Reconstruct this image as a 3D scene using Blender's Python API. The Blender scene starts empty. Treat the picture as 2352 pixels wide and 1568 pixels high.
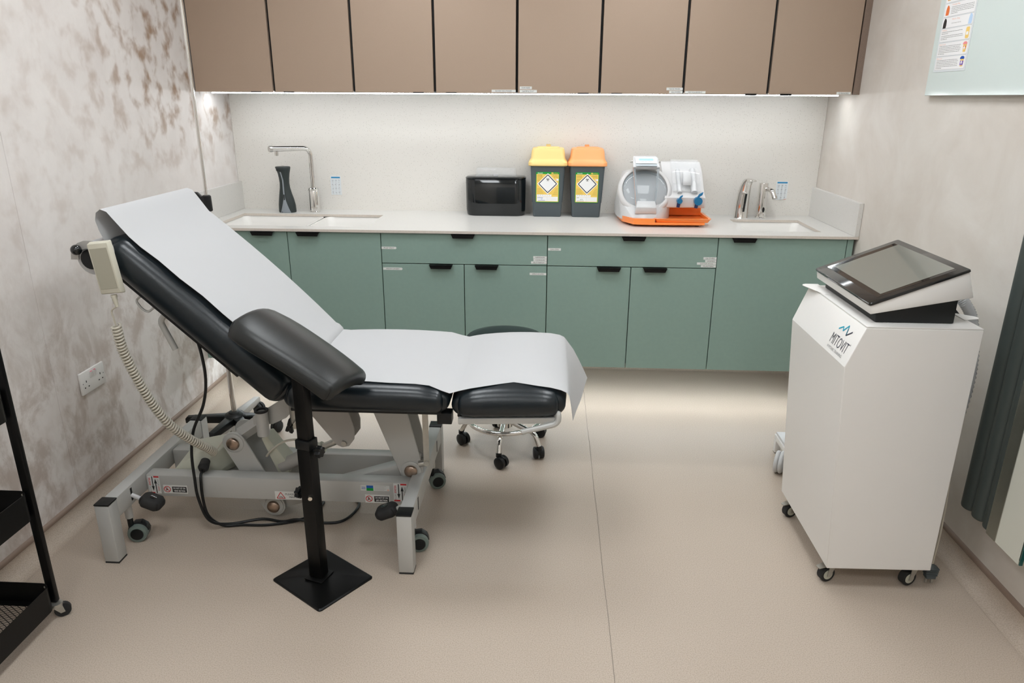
import bpy, bmesh, math, random
from mathutils import Vector, Matrix
random.seed(7)
S = bpy.context.scene
COL = S.collection
R = math.radians

# ------------------------------------------------------------------ camera, world, exposure
cam_d = bpy.data.cameras.new('camera')
cam = bpy.data.objects.new('camera', cam_d)
COL.objects.link(cam)
yaw, pitch, roll = -0.0511, -0.3272, 0.0052
fw = Vector((math.sin(yaw)*math.cos(pitch), math.cos(yaw)*math.cos(pitch), math.sin(pitch)))
rt = Vector((math.cos(yaw), -math.sin(yaw), 0))
up = rt.cross(fw)
r2 = math.cos(roll)*rt + math.sin(roll)*up
u2 = -math.sin(roll)*rt + math.cos(roll)*up
mw = Matrix.Identity(4)
for i in range(3):
    mw[i][0], mw[i][1], mw[i][2] = r2[i], u2[i], -fw[i]
mw[0][3], mw[1][3], mw[2][3] = 1.725, -3.9697, 1.496
cam.matrix_world = mw
cam_d.sensor_width = 36.0
cam_d.lens = 1651.1/2352*36.0
cam_d.clip_start = 0.05
S.camera = cam

world = bpy.data.worlds.new('world')
S.world = world
world.use_nodes = True
world.node_tree.nodes['Background'].inputs[0].default_value = (0.9, 0.95, 1.0, 1)
world.node_tree.nodes['Background'].inputs[1].default_value = 0.03

S.view_settings.view_transform = 'Standard'
S.view_settings.look = 'None'
S.view_settings.gamma = 1.0
S.view_settings.use_curve_mapping = False
S.view_settings.exposure = 0.0
try:
    S.cycles.use_denoising = True
    S.cycles.max_bounces = 10
    S.cycles.diffuse_bounces = 5
    S.cycles.glossy_bounces = 5
    S.cycles.transmission_bounces = 8
    S.cycles.transparent_max_bounces = 8
    S.cycles.sample_clamp_indirect = 6.0
    S.cycles.caustics_reflective = False
    S.cycles.caustics_refractive = False
except Exception:
    pass

PANEL_W = 11.9        # ceiling panel emission strength
STRIP_W = 46.0        # LED strip under the wall cabinets
PLINTH_W = 42.0       # LED strip under the base cabinets

W, D, H = 3.1406, 4.75, 2.5      # room: x 0..W, y -D..0, z 0..H

# ------------------------------------------------------------------ materials
MATS = {}
def lin(c):
    return tuple((x/12.92 if x <= .04045 else ((x+.055)/1.055)**2.4) for x in c)
def hexc(s):
    return lin(tuple(int(s[i:i+2], 16)/255 for i in (0, 2, 4)))
def mat(name, col, rough=.5, metal=0., emit=0., alpha=1., trans=0., coat=0., spec=.5, ior=1.45, bump=None, vary=None, sheen=0):
    m = bpy.data.materials.new(name)
    m.use_nodes = True
    nt = m.node_tree
    b = nt.nodes['Principled BSDF']
    if isinstance(col, str): col = hexc(col)
    b.inputs['Base Color'].default_value = (*col, 1)
    b.inputs['Roughness'].default_value = rough
    b.inputs['Metallic'].default_value = metal
    b.inputs['Alpha'].default_value = alpha
    b.inputs['Transmission Weight'].default_value = trans
    b.inputs['Coat Weight'].default_value = coat
    b.inputs['Specular IOR Level'].default_value = spec
    b.inputs['IOR'].default_value = ior
    if emit:
        b.inputs['Emission Color'].default_value = (*col, 1)
        b.inputs['Emission Strength'].default_value = emit
    tc = None
    if bump or vary:
        tc = nt.nodes.new('ShaderNodeTexCoord')
    if vary:     # (scale, amount): faint uneven tone
        n = nt.nodes.new('ShaderNodeTexNoise'); n.inputs['Scale'].default_value = vary[0]; n.inputs['Detail'].default_value = 4
        nt.links.new(tc.outputs['Object'], n.inputs['Vector'])
        mx = nt.nodes.new('ShaderNodeMix'); mx.data_type = 'RGBA'
        mx.inputs[6].default_value = (*[c*(1-vary[1]) for c in col], 1)
        mx.inputs[7].default_value = (*[min(1, c*(1+vary[1])) for c in col], 1)
        nt.links.new(n.outputs['Fac'], mx.inputs[0]); nt.links.new(mx.outputs[2], b.inputs['Base Color'])
    if bump:     # (scale, strength)
        n = nt.nodes.new('ShaderNodeTexNoise'); n.inputs['Scale'].default_value = bump[0]; n.inputs['Detail'].default_value = 3
        nt.links.new(tc.outputs['Object'], n.inputs['Vector'])
        bp = nt.nodes.new('ShaderNodeBump'); bp.inputs['Strength'].default_value = bump[1]; bp.inputs['Distance'].default_value = .002
        nt.links.new(n.outputs['Fac'], bp.inputs['Height']); nt.links.new(bp.outputs['Normal'], b.inputs['Normal'])
    MATS[name] = m
    return m

def ramp(nt, fac, stops):
    r = nt.nodes.new('ShaderNodeValToRGB')
    while len(r.color_ramp.elements) < len(stops): r.color_ramp.elements.new(.5)
    for e, (p, c) in zip(r.color_ramp.elements, stops):
        e.position = p; e.color = (*c, 1)
    nt.links.new(fac, r.inputs['Fac'])
    return r
def noise(nt, vec, scale, detail=4, rough=.5, dist=0):
    n = nt.nodes.new('ShaderNodeTexNoise')
    n.inputs['Scale'].default_value = scale; n.inputs['Detail'].default_value = detail
    n.inputs['Roughness'].default_value = rough; n.inputs['Distortion'].default_value = dist
    nt.links.new(vec, n.inputs['Vector'])
    return n
def mapping(nt, scale=(1, 1, 1), loc=(0, 0, 0)):
    tc = nt.nodes.new('ShaderNodeTexCoord'); mp = nt.nodes.new('ShaderNodeMapping')
    mp.inputs['Scale'].default_value = scale; mp.inputs['Location'].default_value = loc
    nt.links.new(tc.outputs['Object'], mp.inputs['Vector'])
    return mp.outputs['Vector']
def mixc(nt, fac, a, b):
    mx = nt.nodes.new('ShaderNodeMix'); mx.data_type = 'RGBA'
    if hasattr(fac, 'is_output'): nt.links.new(fac, mx.inputs[0])
    else: mx.inputs[0].default_value = fac
    for s, i in ((a, 6), (b, 7)):
        if hasattr(s, 'is_output'): nt.links.new(s, mx.inputs[i])
        else: mx.inputs[i].default_value = (*s, 1)
    return mx.outputs[2]

# floor vinyl
m = mat('floor_vinyl', (.50, .405, .34), rough=.42, spec=.4)
nt = m.node_tree; b = nt.nodes['Principled BSDF']
v = mapping(nt)
n1 = noise(nt, v, 300, 2); n2 = noise(nt, v, 2.2, 3)
r1 = ramp(nt, n1.outputs['Fac'], [(.36, (.35, .28, .218)), (.5, (.48, .402, .33)), (.66, (.575, .492, .405))])
r2_ = ramp(nt, n2.outputs['Fac'], [(.3, (.46, .384, .314)), (.7, (.495, .421, .349))])
c = mixc(nt, .5, r1.outputs['Color'], r2_.outputs['Color'])
nt.links.new(c, b.inputs['Base Color'])
# mottled plaster wallpaper (left wall)
m = mat('plaster_paper', (.6, .55, .52), rough=.6, spec=.3)
nt = m.node_tree; b = nt.nodes['Principled BSDF']
v = mapping(nt, (1, 1, .85))
vs = mapping(nt, (1, 1.25, .8), (0, .4, 0))
base = noise(nt, v, 3.4, 8, .66, .3)
rb = ramp(nt, base.outputs['Fac'], [(.3, (.66, .615, .588)), (.5, (.72, .682, .655)), (.7, (.78, .745, .72))])
blot = noise(nt, v, 13, 3, .5, .2)
zone = noise(nt, v, 1.15, 2, .5)
def mathn(op, a, bb):
    n = nt.nodes.new('ShaderNodeMath'); n.operation = op; n.use_clamp = op == 'MULTIPLY'
    for s, i in ((a, 0), (bb, 1)):
        if hasattr(s, 'is_output'): nt.links.new(s, n.inputs[i])
        else: n.inputs[i].default_value = s
    return n.outputs[0]
sep = nt.nodes.new('ShaderNodeSeparateXYZ'); tco = nt.nodes.new('ShaderNodeTexCoord'); nt.links.new(tco.outputs['Object'], sep.inputs[0])
def rng(val, a, b2, lo=0., hi=1.):
    mr = nt.nodes.new('ShaderNodeMapRange'); nt.links.new(val, mr.inputs[0])
    mr.inputs[1].default_value = a; mr.inputs[2].default_value = b2; mr.inputs[3].default_value = lo; mr.inputs[4].default_value = hi
    mr.interpolation_type = 'SMOOTHSTEP'
    return mr.outputs[0]
# print of the paper: brown dabs high up towards the cabinets, cloudy stains low down
dab = rng(blot.outputs['Fac'], .44, .72)
hi_zone = mathn('MULTIPLY', rng(sep.outputs['Z'], 1.0, 1.55), rng(sep.outputs['Y'], -1.65, -.7))
zn = rng(zone.outputs['Fac'], .36, .56)
dabf = mathn('MULTIPLY', dab, mathn('MAXIMUM', hi_zone, mathn('MULTIPLY', zn, .26)))
c1 = mixc(nt, dabf, rb.outputs['Color'], (.34, .235, .165))
cloud = noise(nt, vs, 7.0, 8, .68, .35)
lowz = mathn('MULTIPLY', rng(sep.outputs['Z'], 1.15, .55), mathn('MULTIPLY', rng(cloud.outputs['Fac'], .42, .64), rng(zone.outputs['Fac'], .28, .52)))
lowf = mathn('MULTIPLY', lowz, .66)
c2 = mixc(nt, lowf, c1, (.37, .295, .245))
nt.links.new(c2, b.inputs['Base Color'])
# plain plaster wall (right)
m = mat('plaster_right', (.6, .56, .51), rough=.65, spec=.3)
nt = m.node_tree; b = nt.nodes['Principled BSDF']
v = mapping(nt)
n1 = noise(nt, v, 3.2, 7, .6, .6)
r1 = ramp(nt, n1.outputs['Fac'], [(.3, (.60, .55, .495)), (.55, (.66, .62, .57)), (.75, (.72, .69, .645))])
nt.links.new(r1.outputs['Color'], b.inputs['Base Color'])
def terrazzo(name, base, rough):
    m = mat(name, base, rough=rough)
    nt = m.node_tree; b = nt.nodes['Principled BSDF']
    v = mapping(nt)
    vo = nt.nodes.new('ShaderNodeTexVoronoi'); vo.inputs['Scale'].default_value = 105
    nt.links.new(v, vo.inputs['Vector'])
    vo2 = nt.nodes.new('ShaderNodeTexVoronoi'); vo2.inputs['Scale'].default_value = 240
    nt.links.new(v, vo2.inputs['Vector'])
    n = noise(nt, v, 30, 3)
    a = ramp(nt, vo.outputs['Distance'], [(.11, (.0, .0, .0)), (.18, (1, 1, 1))])
    a2 = ramp(nt, vo2.outputs['Distance'], [(.12, (.0, .0, .0)), (.2, (1, 1, 1))])
    sel = ramp(nt, vo.outputs['Color'], [(.55, (0, 0, 0)), (.57, (1, 1, 1))])
    dark = mixc(nt, sel.outputs['Color'], (.45, .42, .38), (.70, .67, .62))
    c = mixc(nt, a.outputs['Color'], dark, base)
    c = mixc(nt, a2.outputs['Color'], tuple(x*.86 for x in base), c)
    nt.links.new(c, b.inputs['Base Color'])
terrazzo('splash_stone', (.70, .675, .63), .35)
terrazzo('worktop_stone', (.63, .615, .585), .28)
mat('stone_edge', (.60, .54, .48), .5, bump=(300, .2), vary=(120, .12))
mat('sink_white', (.78, .765, .735), .22)
mat('green_door', (.235, .335, .292), .5, spec=.4, bump=(700, .06), vary=(60, .04))
mat('green_carcass', (.15, .23, .19), .55)
mat('bronze_door', (.40, .30, .228), .42, metal=.25, bump=(900, .05), vary=(500, .08))
mat('bronze_panel', (.22, .16, .125), .55, metal=.1, bump=(600, .1), vary=(250, .2))
mat('black_edge', (.008, .008, .008), .6)
mat('black_metal', (.0035, .0036, .0036), .36, spec=.28)
mat('black_plastic', (.008, .009, .0095), .4, spec=.4)
mat('black_gloss', (.006, .008, .009), .06, coat=.3)
mat('black_rubber', (.02, .02, .02), .75)
mat('black_leather', (.005, .0095, .013), .29, spec=.6, bump=(160, .10))
mat('grey_leather', (.013, .0145, .0142), .38, spec=.5, bump=(220, .12))
mat('silver_paint', (.50, .505, .49), .42, metal=.2, bump=(500, .05))
mat('grey_paint', (.42, .41, .39), .5, metal=.15)
mat('zinc', (.5, .49, .45), .35, metal=.8, vary=(40, .2))
mat('chrome', (.82, .81, .79), .08, metal=1.)
mat('copper_bolt', (.42, .32, .255), .28, metal=1., vary=(60, .35))
mat('bare_steel', (.72, .69, .62), .2, metal=1.)
mat('control_plastic', (.55, .56, .47), .45)
mat('handset_plastic', (.53, .51, .42), .45)
mat('handset_pad', (.36, .345, .275), .5)
mat('cream_cable', (.56, .53, .45), .45)
mat('white_paper', (.66, .665, .675), .85, spec=.15, bump=(25, .12))
mat('white_paint', (.80, .785, .76), .4, spec=.4)
_m = MATS['white_paper']; _nt = _m.node_tree; _o = _nt.nodes['Material Output']; _tr = _nt.nodes.new('ShaderNodeBsdfTranslucent')
_tr.inputs['Color'].default_value = (.66, .65, .63, 1); _mx = _nt.nodes.new('ShaderNodeMixShader'); _mx.inputs[0].default_value = .28
_nt.links.new(_nt.nodes['Principled BSDF'].outputs[0], _mx.inputs[1]); _nt.links.new(_tr.outputs[0], _mx.inputs[2]); _nt.links.new(_mx.outputs[0], _o.inputs['Surface'])
mat('white_plastic', (.56, .565, .57), .3)
mat('pink_white', (.57, .56, .555), .3)
mat('socket_white', (.74, .73, .71), .35)
mat('hole', (.01, .01, .01), .8)
mat('screen_glass', (.006, .007, .008), .05, spec=.7, coat=.5)
mat('screen_display', (.20, .205, .18), .05, spec=.6, coat=.5)
mat('bezel_black', (.012, .0125, .0125), .10, spec=.6)
mat('castor_tread', (.16, .20, .18), .55)
mat('radiator_grey', (.062, .076, .072), .5, metal=.2)
mat('mirror', (.86, .90, .84), .02, metal=1.)
mat('mirror_edge', (.02, .10, .09), .2)
mat('glass_board', (.64, .72, .70), .12, spec=.5)
mat('glass_edge', (.55, .72, .66), .15)
mat('yellow_lid', (.78, .56, .21), .4)
mat('orange_lid', (.82, .35, .13), .4)
mat('bin_grey', (.075, .092, .10), .5, bump=(400, .08))
mat('orange_plastic', (.95, .26, .05), .22, coat=.3)
mat('blue_valve', (.01, .15, .32), .3)
mat('navy', (.012, .02, .09), .4)
mat('clear_plastic', (.80, .83, .85), .08, trans=.0, alpha=.14, spec=.6)
mat('clear_dome', (.42, .47, .50), .05, alpha=.42, spec=.6)
mat('dome_inside', (.34, .375, .40), .4)
mat('lcd_blue', (.36, .56, .85), .2)
mat('dispenser_grey', (.28, .31, .34), .4, metal=.3)
mat('dispenser_body', (.022, .03, .03), .42, spec=.5)
mat('brush_metal', (.62, .61, .58), .25, metal=1.)
mat('skirting', (.26, .19, .15), .45)
mat('ceiling_paint', (.78, .77, .75), .8)
mat('seam_dark', (.20, .17, .14), .6)
mat('white_ink', (.86, .86, .86), .5)
mat('ink', (.02, .02, .022), .5)
mat('ink_grey', (.22, .22, .22), .5)
mat('ink_faint', (.5, .5, .5), .5)
mat('red', (.55, .02, .025), .4)
mat('pinkred', (.62, .02, .10), .35)
mat('salmon', (.85, .50, .38), .5)
mat('label_white', (.72, .73, .71), .35)
mat('label_yellow', (.86, .60, .13), .4)
mat('label_green', (.01, .33, .05), .4)
mat('label_brown', (.42, .26, .04), .5)
mat('label_bluewhite', (.70, .74, .76), .4)
mat('blue_ink', (.02, .12, .45), .4)
mat('notice_blue', (.01, .22, .45), .4)
mat('lamp_panel', (.93, .97, 1.0), .5, emit=PANEL_W)
mat('led_strip', (.95, .98, 1.0), .5, emit=STRIP_W)
mat('led_plinth', (.90, .96, 1.0), .5, emit=PLINTH_W)
mat('logo_cyan', (.0, .36, .52), .4)
mat('logo_navy', (.035, .035, .06), .4)
mat('hose_clear', (.62, .64, .65), .15, alpha=.75)
mat('sb_orange', (.80, .20, .06), .5)
mat('sb_blue', (.50, .66, .86), .5)
mat('sb_yellow', (.86, .60, .18), .5)
mat('sb_brown', (.66, .40, .16), .5)
mat('sb_purple', (.22, .10, .45), .5)
mat('sb_deepblue', (.01, .08, .42), .5)
mat('sb_pink', (.85, .30, .30), .5)
mat('door_grey', (.30, .30, .29), .5)

# ------------------------------------------------------------------ mesh helpers
def grid_from_bm(bm):
    bm.verts.index_update()
    vs = [v.co.copy() for v in bm.verts]
    fs = [[v.index for v in f.verts] for f in bm.faces]
    bm.free()
    return vs, fs
def box(x0, x1, y0, y1, z0, z1, bev=0., seg=2):
    vs = [Vector((x, y, z)) for z in (z0, z1) for y in (y0, y1) for x in (x0, x1)]
    fs = [(0, 2, 3, 1), (4, 5, 7, 6), (0, 1, 5, 4), (2, 6, 7, 3), (0, 4, 6, 2), (1, 3, 7, 5)]
    if bev <= 0: return vs, fs
    return bevel((vs, fs), bev, seg)
def bevel(g, bev, seg=2, ang=30):
    bm = bmesh.new()
    vv = [bm.verts.new(v) for v in g[0]]
    for f in g[1]:
        try: bm.faces.new([vv[i] for i in f])
        except ValueError: pass
    bm.normal_update()
    es = [e for e in bm.edges if len(e.link_faces) == 2 and e.calc_face_angle(0) > R(ang)]
    bmesh.ops.bevel(bm, geom=es, offset=bev, segments=seg, profile=.5, affect='EDGES', clamp_overlap=True)
    return grid_from_bm(bm)
def prism(poly, axis, a, b_, bev=0., seg=2):
    """poly: 2D points; axis 'x': (y,z), 'y': (x,z), 'z': (x,y); extruded from a to b_"""
    n = len(poly)
    def P(p, t):
        return Vector((t, p[0], p[1])) if axis == 'x' else Vector((p[0], t, p[1])) if axis == 'y' else Vector((p[0], p[1], t))
    vs = [P(p, a) for p in poly] + [P(p, b_) for p in poly]
    fs = [tuple(range(n))[::-1], tuple(range(n, 2*n))] + [(i, (i+1) % n, n+(i+1) % n, n+i) for i in range(n)]
    g = fixn((vs, fs))
    return bevel(g, bev, seg) if bev > 0 else g
def fixn(g):
    bm = bmesh.new()
    vv = [bm.verts.new(v) for v in g[0]]
    for f in g[1]:
        try: bm.faces.new([vv[i] for i in f])
        except ValueError: pass
    bmesh.ops.recalc_face_normals(bm, faces=bm.faces)
    return grid_from_bm(bm)
def frame(d):
    d = d.normalized()
    a = Vector((0, 0, 1)) if abs(d.z) < .9 else Vector((1, 0, 0))
    u = d.cross(a).normalized()
    return u, d.cross(u).normalized()
def cyl(p0, p1, r0, r1=None, n=16, caps=True):
    p0, p1 = Vector(p0), Vector(p1); r1 = r0 if r1 is None else r1
    u, w = frame(p1-p0)
    vs, fs = [], []
    for p, r in ((p0, r0), (p1, r1)):
        vs += [p+(u*math.cos(2*math.pi*i/n)+w*math.sin(2*math.pi*i/n))*r for i in range(n)]
    fs = [(i, (i+1) % n, n+(i+1) % n, n+i) for i in range(n)]
    if caps: fs += [tuple(range(n))[::-1], tuple(range(n, 2*n))]
    return fixn((vs, fs))
def tube(pts, r, n=8, closed=False, caps=True, radii=None):
    pts = [Vector(p) for p in pts]; m_ = len(pts)
    T = []
    for i in range(m_):
        a = pts[(i-1) % m_] if (closed or i) else pts[0]
        c_ = pts[(i+1) % m_] if (closed or i < m_-1) else pts[-1]
        t = (c_-a)
        T.append(t.normalized() if t.length > 1e-9 else Vector((0, 0, 1)))
    u, _ = frame(T[0])
    vs, fs = [], []
    for i in range(m_):
        u = (u-T[i]*u.dot(T[i])).normalized(); w = T[i].cross(u)
        rr = radii[i] if radii else r
        vs += [pts[i]+(u*math.cos(2*math.pi*k/n)+w*math.sin(2*math.pi*k/n))*rr for k in range(n)]
    for i in range(m_ if closed else m_-1):
        j = (i+1) % m_
        fs += [(i*n+k, i*n+(k+1) % n, j*n+(k+1) % n, j*n+k) for k in range(n)]
    if caps and not closed: fs += [tuple(range(n))[::-1], tuple(range((m_-1)*n, m_*n))]
    return vs, fs
def bend(pts, rad=.02, seg=5):
    """round the corners of a polyline"""
    pts = [Vector(p) for p in pts]
    out = [pts[0]]
    for i in range(1, len(pts)-1):
        a, b_, c_ = pts[i-1], pts[i], pts[i+1]
        r = min(rad, (a-b_).length*.49, (c_-b_).length*.49)
        p, q = b_+(a-b_).normalized()*r, b_+(c_-b_).normalized()*r
        for k in range(seg+1):
            t = k/seg
            out.append(p*(1-t)**2+b_*2*t*(1-t)+q*t*t)
    out.append(pts[-1])
    return out
def smooth(pts, n=6):
    """Catmull-Rom through points"""
    P = [Vector(p) for p in pts]
    P = [P[0]*2-P[1]] + P + [P[-1]*2-P[-2]]
    out = []
    for i in range(1, len(P)-2):
        for k in range(n):
            t = k/n
            out.append(.5*((2*P[i])+(P[i+1]-P[i-1])*t+(2*P[i-1]-5*P[i]+4*P[i+1]-P[i+2])*t*t+(3*P[i]-P[i-1]-3*P[i+1]+P[i+2])*t**3))
    out.append(P[-2])
    return out
def lathe(prof, c=(0, 0, 0), n=24, axis=(0, 0, 1), caps=True, sx=1., sy=1.):
    c = Vector(c); ax = Vector(axis).normalized()
    u, w = frame(ax)
    vs, fs = [], []
    for r, z in prof:
        vs += [c+ax*z+(u*math.cos(2*math.pi*i/n)*sx+w*math.sin(2*math.pi*i/n)*sy)*r for i in range(n)]
    for k in range(len(prof)-1):
        fs += [(k*n+i, k*n+(i+1) % n, (k+1)*n+(i+1) % n, (k+1)*n+i) for i in range(n)]
    if caps:
        fs += [tuple(range(n))[::-1], tuple(range((len(prof)-1)*n, len(prof)*n))]
    return fixn((vs, fs))
def hull(pts, bev=0., seg=2):
    bm = bmesh.new()
    for p in pts: bm.verts.new(p)
    r = bmesh.ops.convex_hull(bm, input=bm.verts)
    bmesh.ops.delete(bm, geom=[g for g in r['geom_interior'] if isinstance(g, bmesh.types.BMVert)], context='VERTS')
    bmesh.ops.dissolve_limit(bm, angle_limit=R(1), verts=bm.verts, edges=bm.edges)
    bmesh.ops.recalc_face_normals(bm, faces=bm.faces)
    g = grid_from_bm(bm)
    return bevel(g, bev, seg) if bev > 0 else g
def loft(rings, caps=True):
    n = len(rings[0]); vs = [Vector(p) for r in rings for p in r]; fs = []
    for k in range(len(rings)-1):
        fs += [(k*n+i, k*n+(i+1) % n, (k+1)*n+(i+1) % n, (k+1)*n+i) for i in range(n)]
    if caps: fs += [tuple(range(n))[::-1], tuple(range((len(rings)-1)*n, len(rings)*n))]
    return fixn((vs, fs))
def rrect(cx, cy, hx, hy, r, seg=4):
    out = []
    for sx, sy, a0 in ((1, 1, 0), (-1, 1, 90), (-1, -1, 180), (1, -1, 270)):
        for k in range(seg+1):
            a = R(a0+90*k/seg)
            out.append((cx+sx*(hx-r)+r*math.cos(a), cy+sy*(hy-r)+r*math.sin(a)))
    return out
def rbox(hx, hy, hz, r, fn=None, rp=None, M=None):
    """upholstered block: rounded box with a dense grid; fn(x,y,z)->(x,y,z) shapes it"""
    def ticks(h):
        e = [h*t for t in (1-1.0*r/h,)]
        a = [-h+r*(1-math.cos(R(90*k/4))) for k in range(5)]
        mid = [-(h-r)+2*(h-r)*k/8 for k in range(1, 8)]
        return a+mid+[-x for x in reversed(a)]
    X, Y, Z = ticks(hx), ticks(hy), [-hz+2*hz*k/8 for k in range(9)]
    vid = {}; vs = []; fs = []
    def V(i, j, k):
        key = (i, j, k)
        if key not in vid:
            p = Vector((X[i], Y[j], Z[k]))
            c_ = Vector((max(-hx+r, min(hx-r, p.x)), max(-hy+r, min(hy-r, p.y)), max(-hz+min(r, hz), min(hz-min(r, hz), p.z))))
            d = p-c_
            if d.length > 1e-9:
                m_ = max(abs(d.x), abs(d.y), abs(d.z))
                p = c_+d.normalized()*m_
            if rp:   # rounded plan corners
                cx_, cy_ = max(-hx+rp, min(hx-rp, p.x)), max(-hy+rp, min(hy-rp, p.y))
                dx, dy = p.x-cx_, p.y-cy_
                l = math.hypot(dx, dy)
                if l > 1e-9 and abs(dx) > 1e-9 and abs(dy) > 1e-9:
                    mm = max(abs(dx), abs(dy)); p.x, p.y = cx_+dx/l*mm, cy_+dy/l*mm
            if fn: p = Vector(fn(p.x, p.y, p.z))
            vid[key] = len(vs); vs.append(p)
        return vid[key]
    nx, ny, nz = len(X)-1, len(Y)-1, len(Z)-1
    for i in range(nx):
        for j in range(ny):
            fs.append((V(i, j, nz), V(i+1, j, nz), V(i+1, j+1, nz), V(i, j+1, nz)))
            fs.append((V(i, j, 0), V(i, j+1, 0), V(i+1, j+1, 0), V(i+1, j, 0)))
    for k in range(nz):
        for i in range(nx):
            fs.append((V(i, 0, k), V(i+1, 0, k), V(i+1, 0, k+1), V(i, 0, k+1)))
            fs.append((V(i, ny, k), V(i, ny, k+1), V(i+1, ny, k+1), V(i+1, ny, k)))
        for j in range(ny):
            fs.append((V(0, j, k), V(0, j, k+1), V(0, j+1, k+1), V(0, j+1, k)))
            fs.append((V(nx, j, k), V(nx, j+1, k), V(nx, j+1, k+1), V(nx, j, k+1)))
    return vs, fs
_T = {}
def text(s, h, sx=1., bold=0., align='C'):
    """flat lettering in the xy plane, cap height about h"""
    key = (s, bold)
    if key not in _T:
        cu = bpy.data.curves.new('lettering', 'FONT'); cu.body = s; cu.size = 1; cu.resolution_u = 2; cu.offset = bold
        o = bpy.data.objects.new('lettering', cu); COL.objects.link(o)
        dg = bpy.context.evaluated_depsgraph_get()
        me = bpy.data.meshes.new_from_object(o.evaluated_get(dg))
        _T[key] = ([v.co.copy() for v in me.vertices], [tuple(p.vertices) for p in me.polygons])
        bpy.data.objects.remove(o); bpy.data.curves.remove(cu); bpy.data.meshes.remove(me)
    vs, fs = _T[key]
    k = h/.70
    xs = [v.x for v in vs]; x0, x1 = min(xs), max(xs)
    off = -(x0+x1)/2 if align == 'C' else -x0
    return [Vector(((v.x+off)*k*sx, v.y*k-h/2, 0)) for v in vs], fs
def text_w(s, w, h, bold=0.):
    """lettering stretched to width w and height h"""
    g = text(s, h, 1., bold); xs = [v.x for v in g[0]]; k = w/(max(xs)-min(xs))
    return [Vector((v.x*k, v.y, v.z)) for v in g[0]], g[1]
def plane_M(origin, xdir, ydir):
    x, y = Vector(xdir).normalized(), Vector(ydir).normalized(); z = x.cross(y)
    M = Matrix.Identity(4)
    for i in range(3): M[i][0], M[i][1], M[i][2], M[i][3] = x[i], y[i], z[i], origin[i]
    return M
def quad(x0, x1, y0, y1, z=0.):
    return [Vector((x0, y0, z)), Vector((x1, y0, z)), Vector((x1, y1, z)), Vector((x0, y1, z))], [(0, 1, 2, 3)]
def poly(pts, z=0.):
    return [Vector((p[0], p[1], z)) for p in pts], [tuple(range(len(pts)))]
def disc(cx, cy, r, z=0., n=20, sy=1.):
    return poly([(cx+r*math.cos(2*math.pi*k/n), cy+r*sy*math.sin(2*math.pi*k/n)) for k in range(n)], z)
def ringp(cx, cy, r0, r1, z=0., n=24):
    vs = [Vector((cx+r*math.cos(2*math.pi*k/n), cy+r*math.sin(2*math.pi*k/n), z)) for r in (r0, r1) for k in range(n)]
    return vs, [(k, n+k, n+(k+1) % n, (k+1) % n) for k in range(n)]
def line2(p, q, w, z=0.):
    p, q = Vector((*p, 0)), Vector((*q, 0)); d = (q-p).normalized(); n_ = Vector((-d.y, d.x, 0))*w/2
    return [Vector((a.x, a.y, z)) for a in (p-n_, q-n_, q+n_, p+n_)], [(0, 1, 2, 3)]

class MB:
    def __init__(s, M=None):
        s.v, s.f, s.mi, s.mats, s.M = [], [], [], [], M
    def add(s, g, m, M=None):
        if m not in s.mats: s.mats.append(m)
        k = s.mats.index(m); o = len(s.v)
        for v in g[0]:
            v = Vector(v)
            if M is not None: v = M @ v
            if s.M is not None: v = s.M @ v
            s.v.append(v)
        for f in g[1]:
            s.f.append(tuple(i+o for i in f)); s.mi.append(k)
        return s

WM = {}    # world matrices of empties
def tag(o, label=None, cat=None, group=None, kind=None):
    if label: o['label'] = label
    if cat: o['category'] = cat
    if group: o['group'] = group
    if kind: o['kind'] = kind
    return o
def thing(name, label, cat, loc=(0, 0, 0), rz=0., group=None):
    o = bpy.data.objects.new(name, None); COL.objects.link(o)
    o.empty_display_size = .05
    o.location = loc; o.rotation_euler = (0, 0, rz)
    WM[o.name] = Matrix.Translation(Vector(loc)) @ Matrix.Rotation(rz, 4, 'Z')
    return tag(o, label, cat, group)
def mk(name, mb, parent=None, label=None, cat=None, group=None, kind=None, local=False, ang=32, org=None):
    """one mesh object from world-space geometry (or parent-space with local=True)"""
    me = bpy.data.meshes.new(name)
    W_ = WM[parent.name] if parent is not None else Matrix.Identity(4)
    if parent is None:
        if org is None:
            xs = [v.x for v in mb.v]; ys = [v.y for v in mb.v]; zs = [v.z for v in mb.v]
            org = ((min(xs)+max(xs))/2, (min(ys)+max(ys))/2, min(zs))
        W_ = Matrix.Translation(Vector(org))
    inv = Matrix.Identity(4) if local else W_.inverted()
    me.from_pydata([inv @ v for v in mb.v], [], mb.f)
    for n in mb.mats: me.materials.append(MATS[n])
    me.polygons.foreach_set('material_index', mb.mi)
    me.polygons.foreach_set('use_smooth', [True]*len(mb.f))
    me.update()
    me.set_sharp_from_angle(angle=R(ang))
    o = bpy.data.objects.new(name, me); COL.objects.link(o)
    if parent is not None:
        o.parent = parent; WM[o.name] = W_
    else:
        o.location = org; WM[o.name] = W_
    return tag(o, label, cat, group, kind)
def one(name, g, m, parent=None, **k):
    return mk(name, MB().add(g, m), parent, **k)
def dup(root, loc, rz=None, label=None, group=None):
    r = root.copy(); COL.objects.link(r); r.location = loc
    if rz is not None: r.rotation_euler = (0, 0, rz)
    if label: r['label'] = label
    if group: r['group'] = group
    for ch in list(root.children):
        c_ = ch.copy(); COL.objects.link(c_); c_.parent = r
        for g in list(ch.children):
            d = g.copy(); COL.objects.link(d); d.parent = c_
    return r

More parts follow.
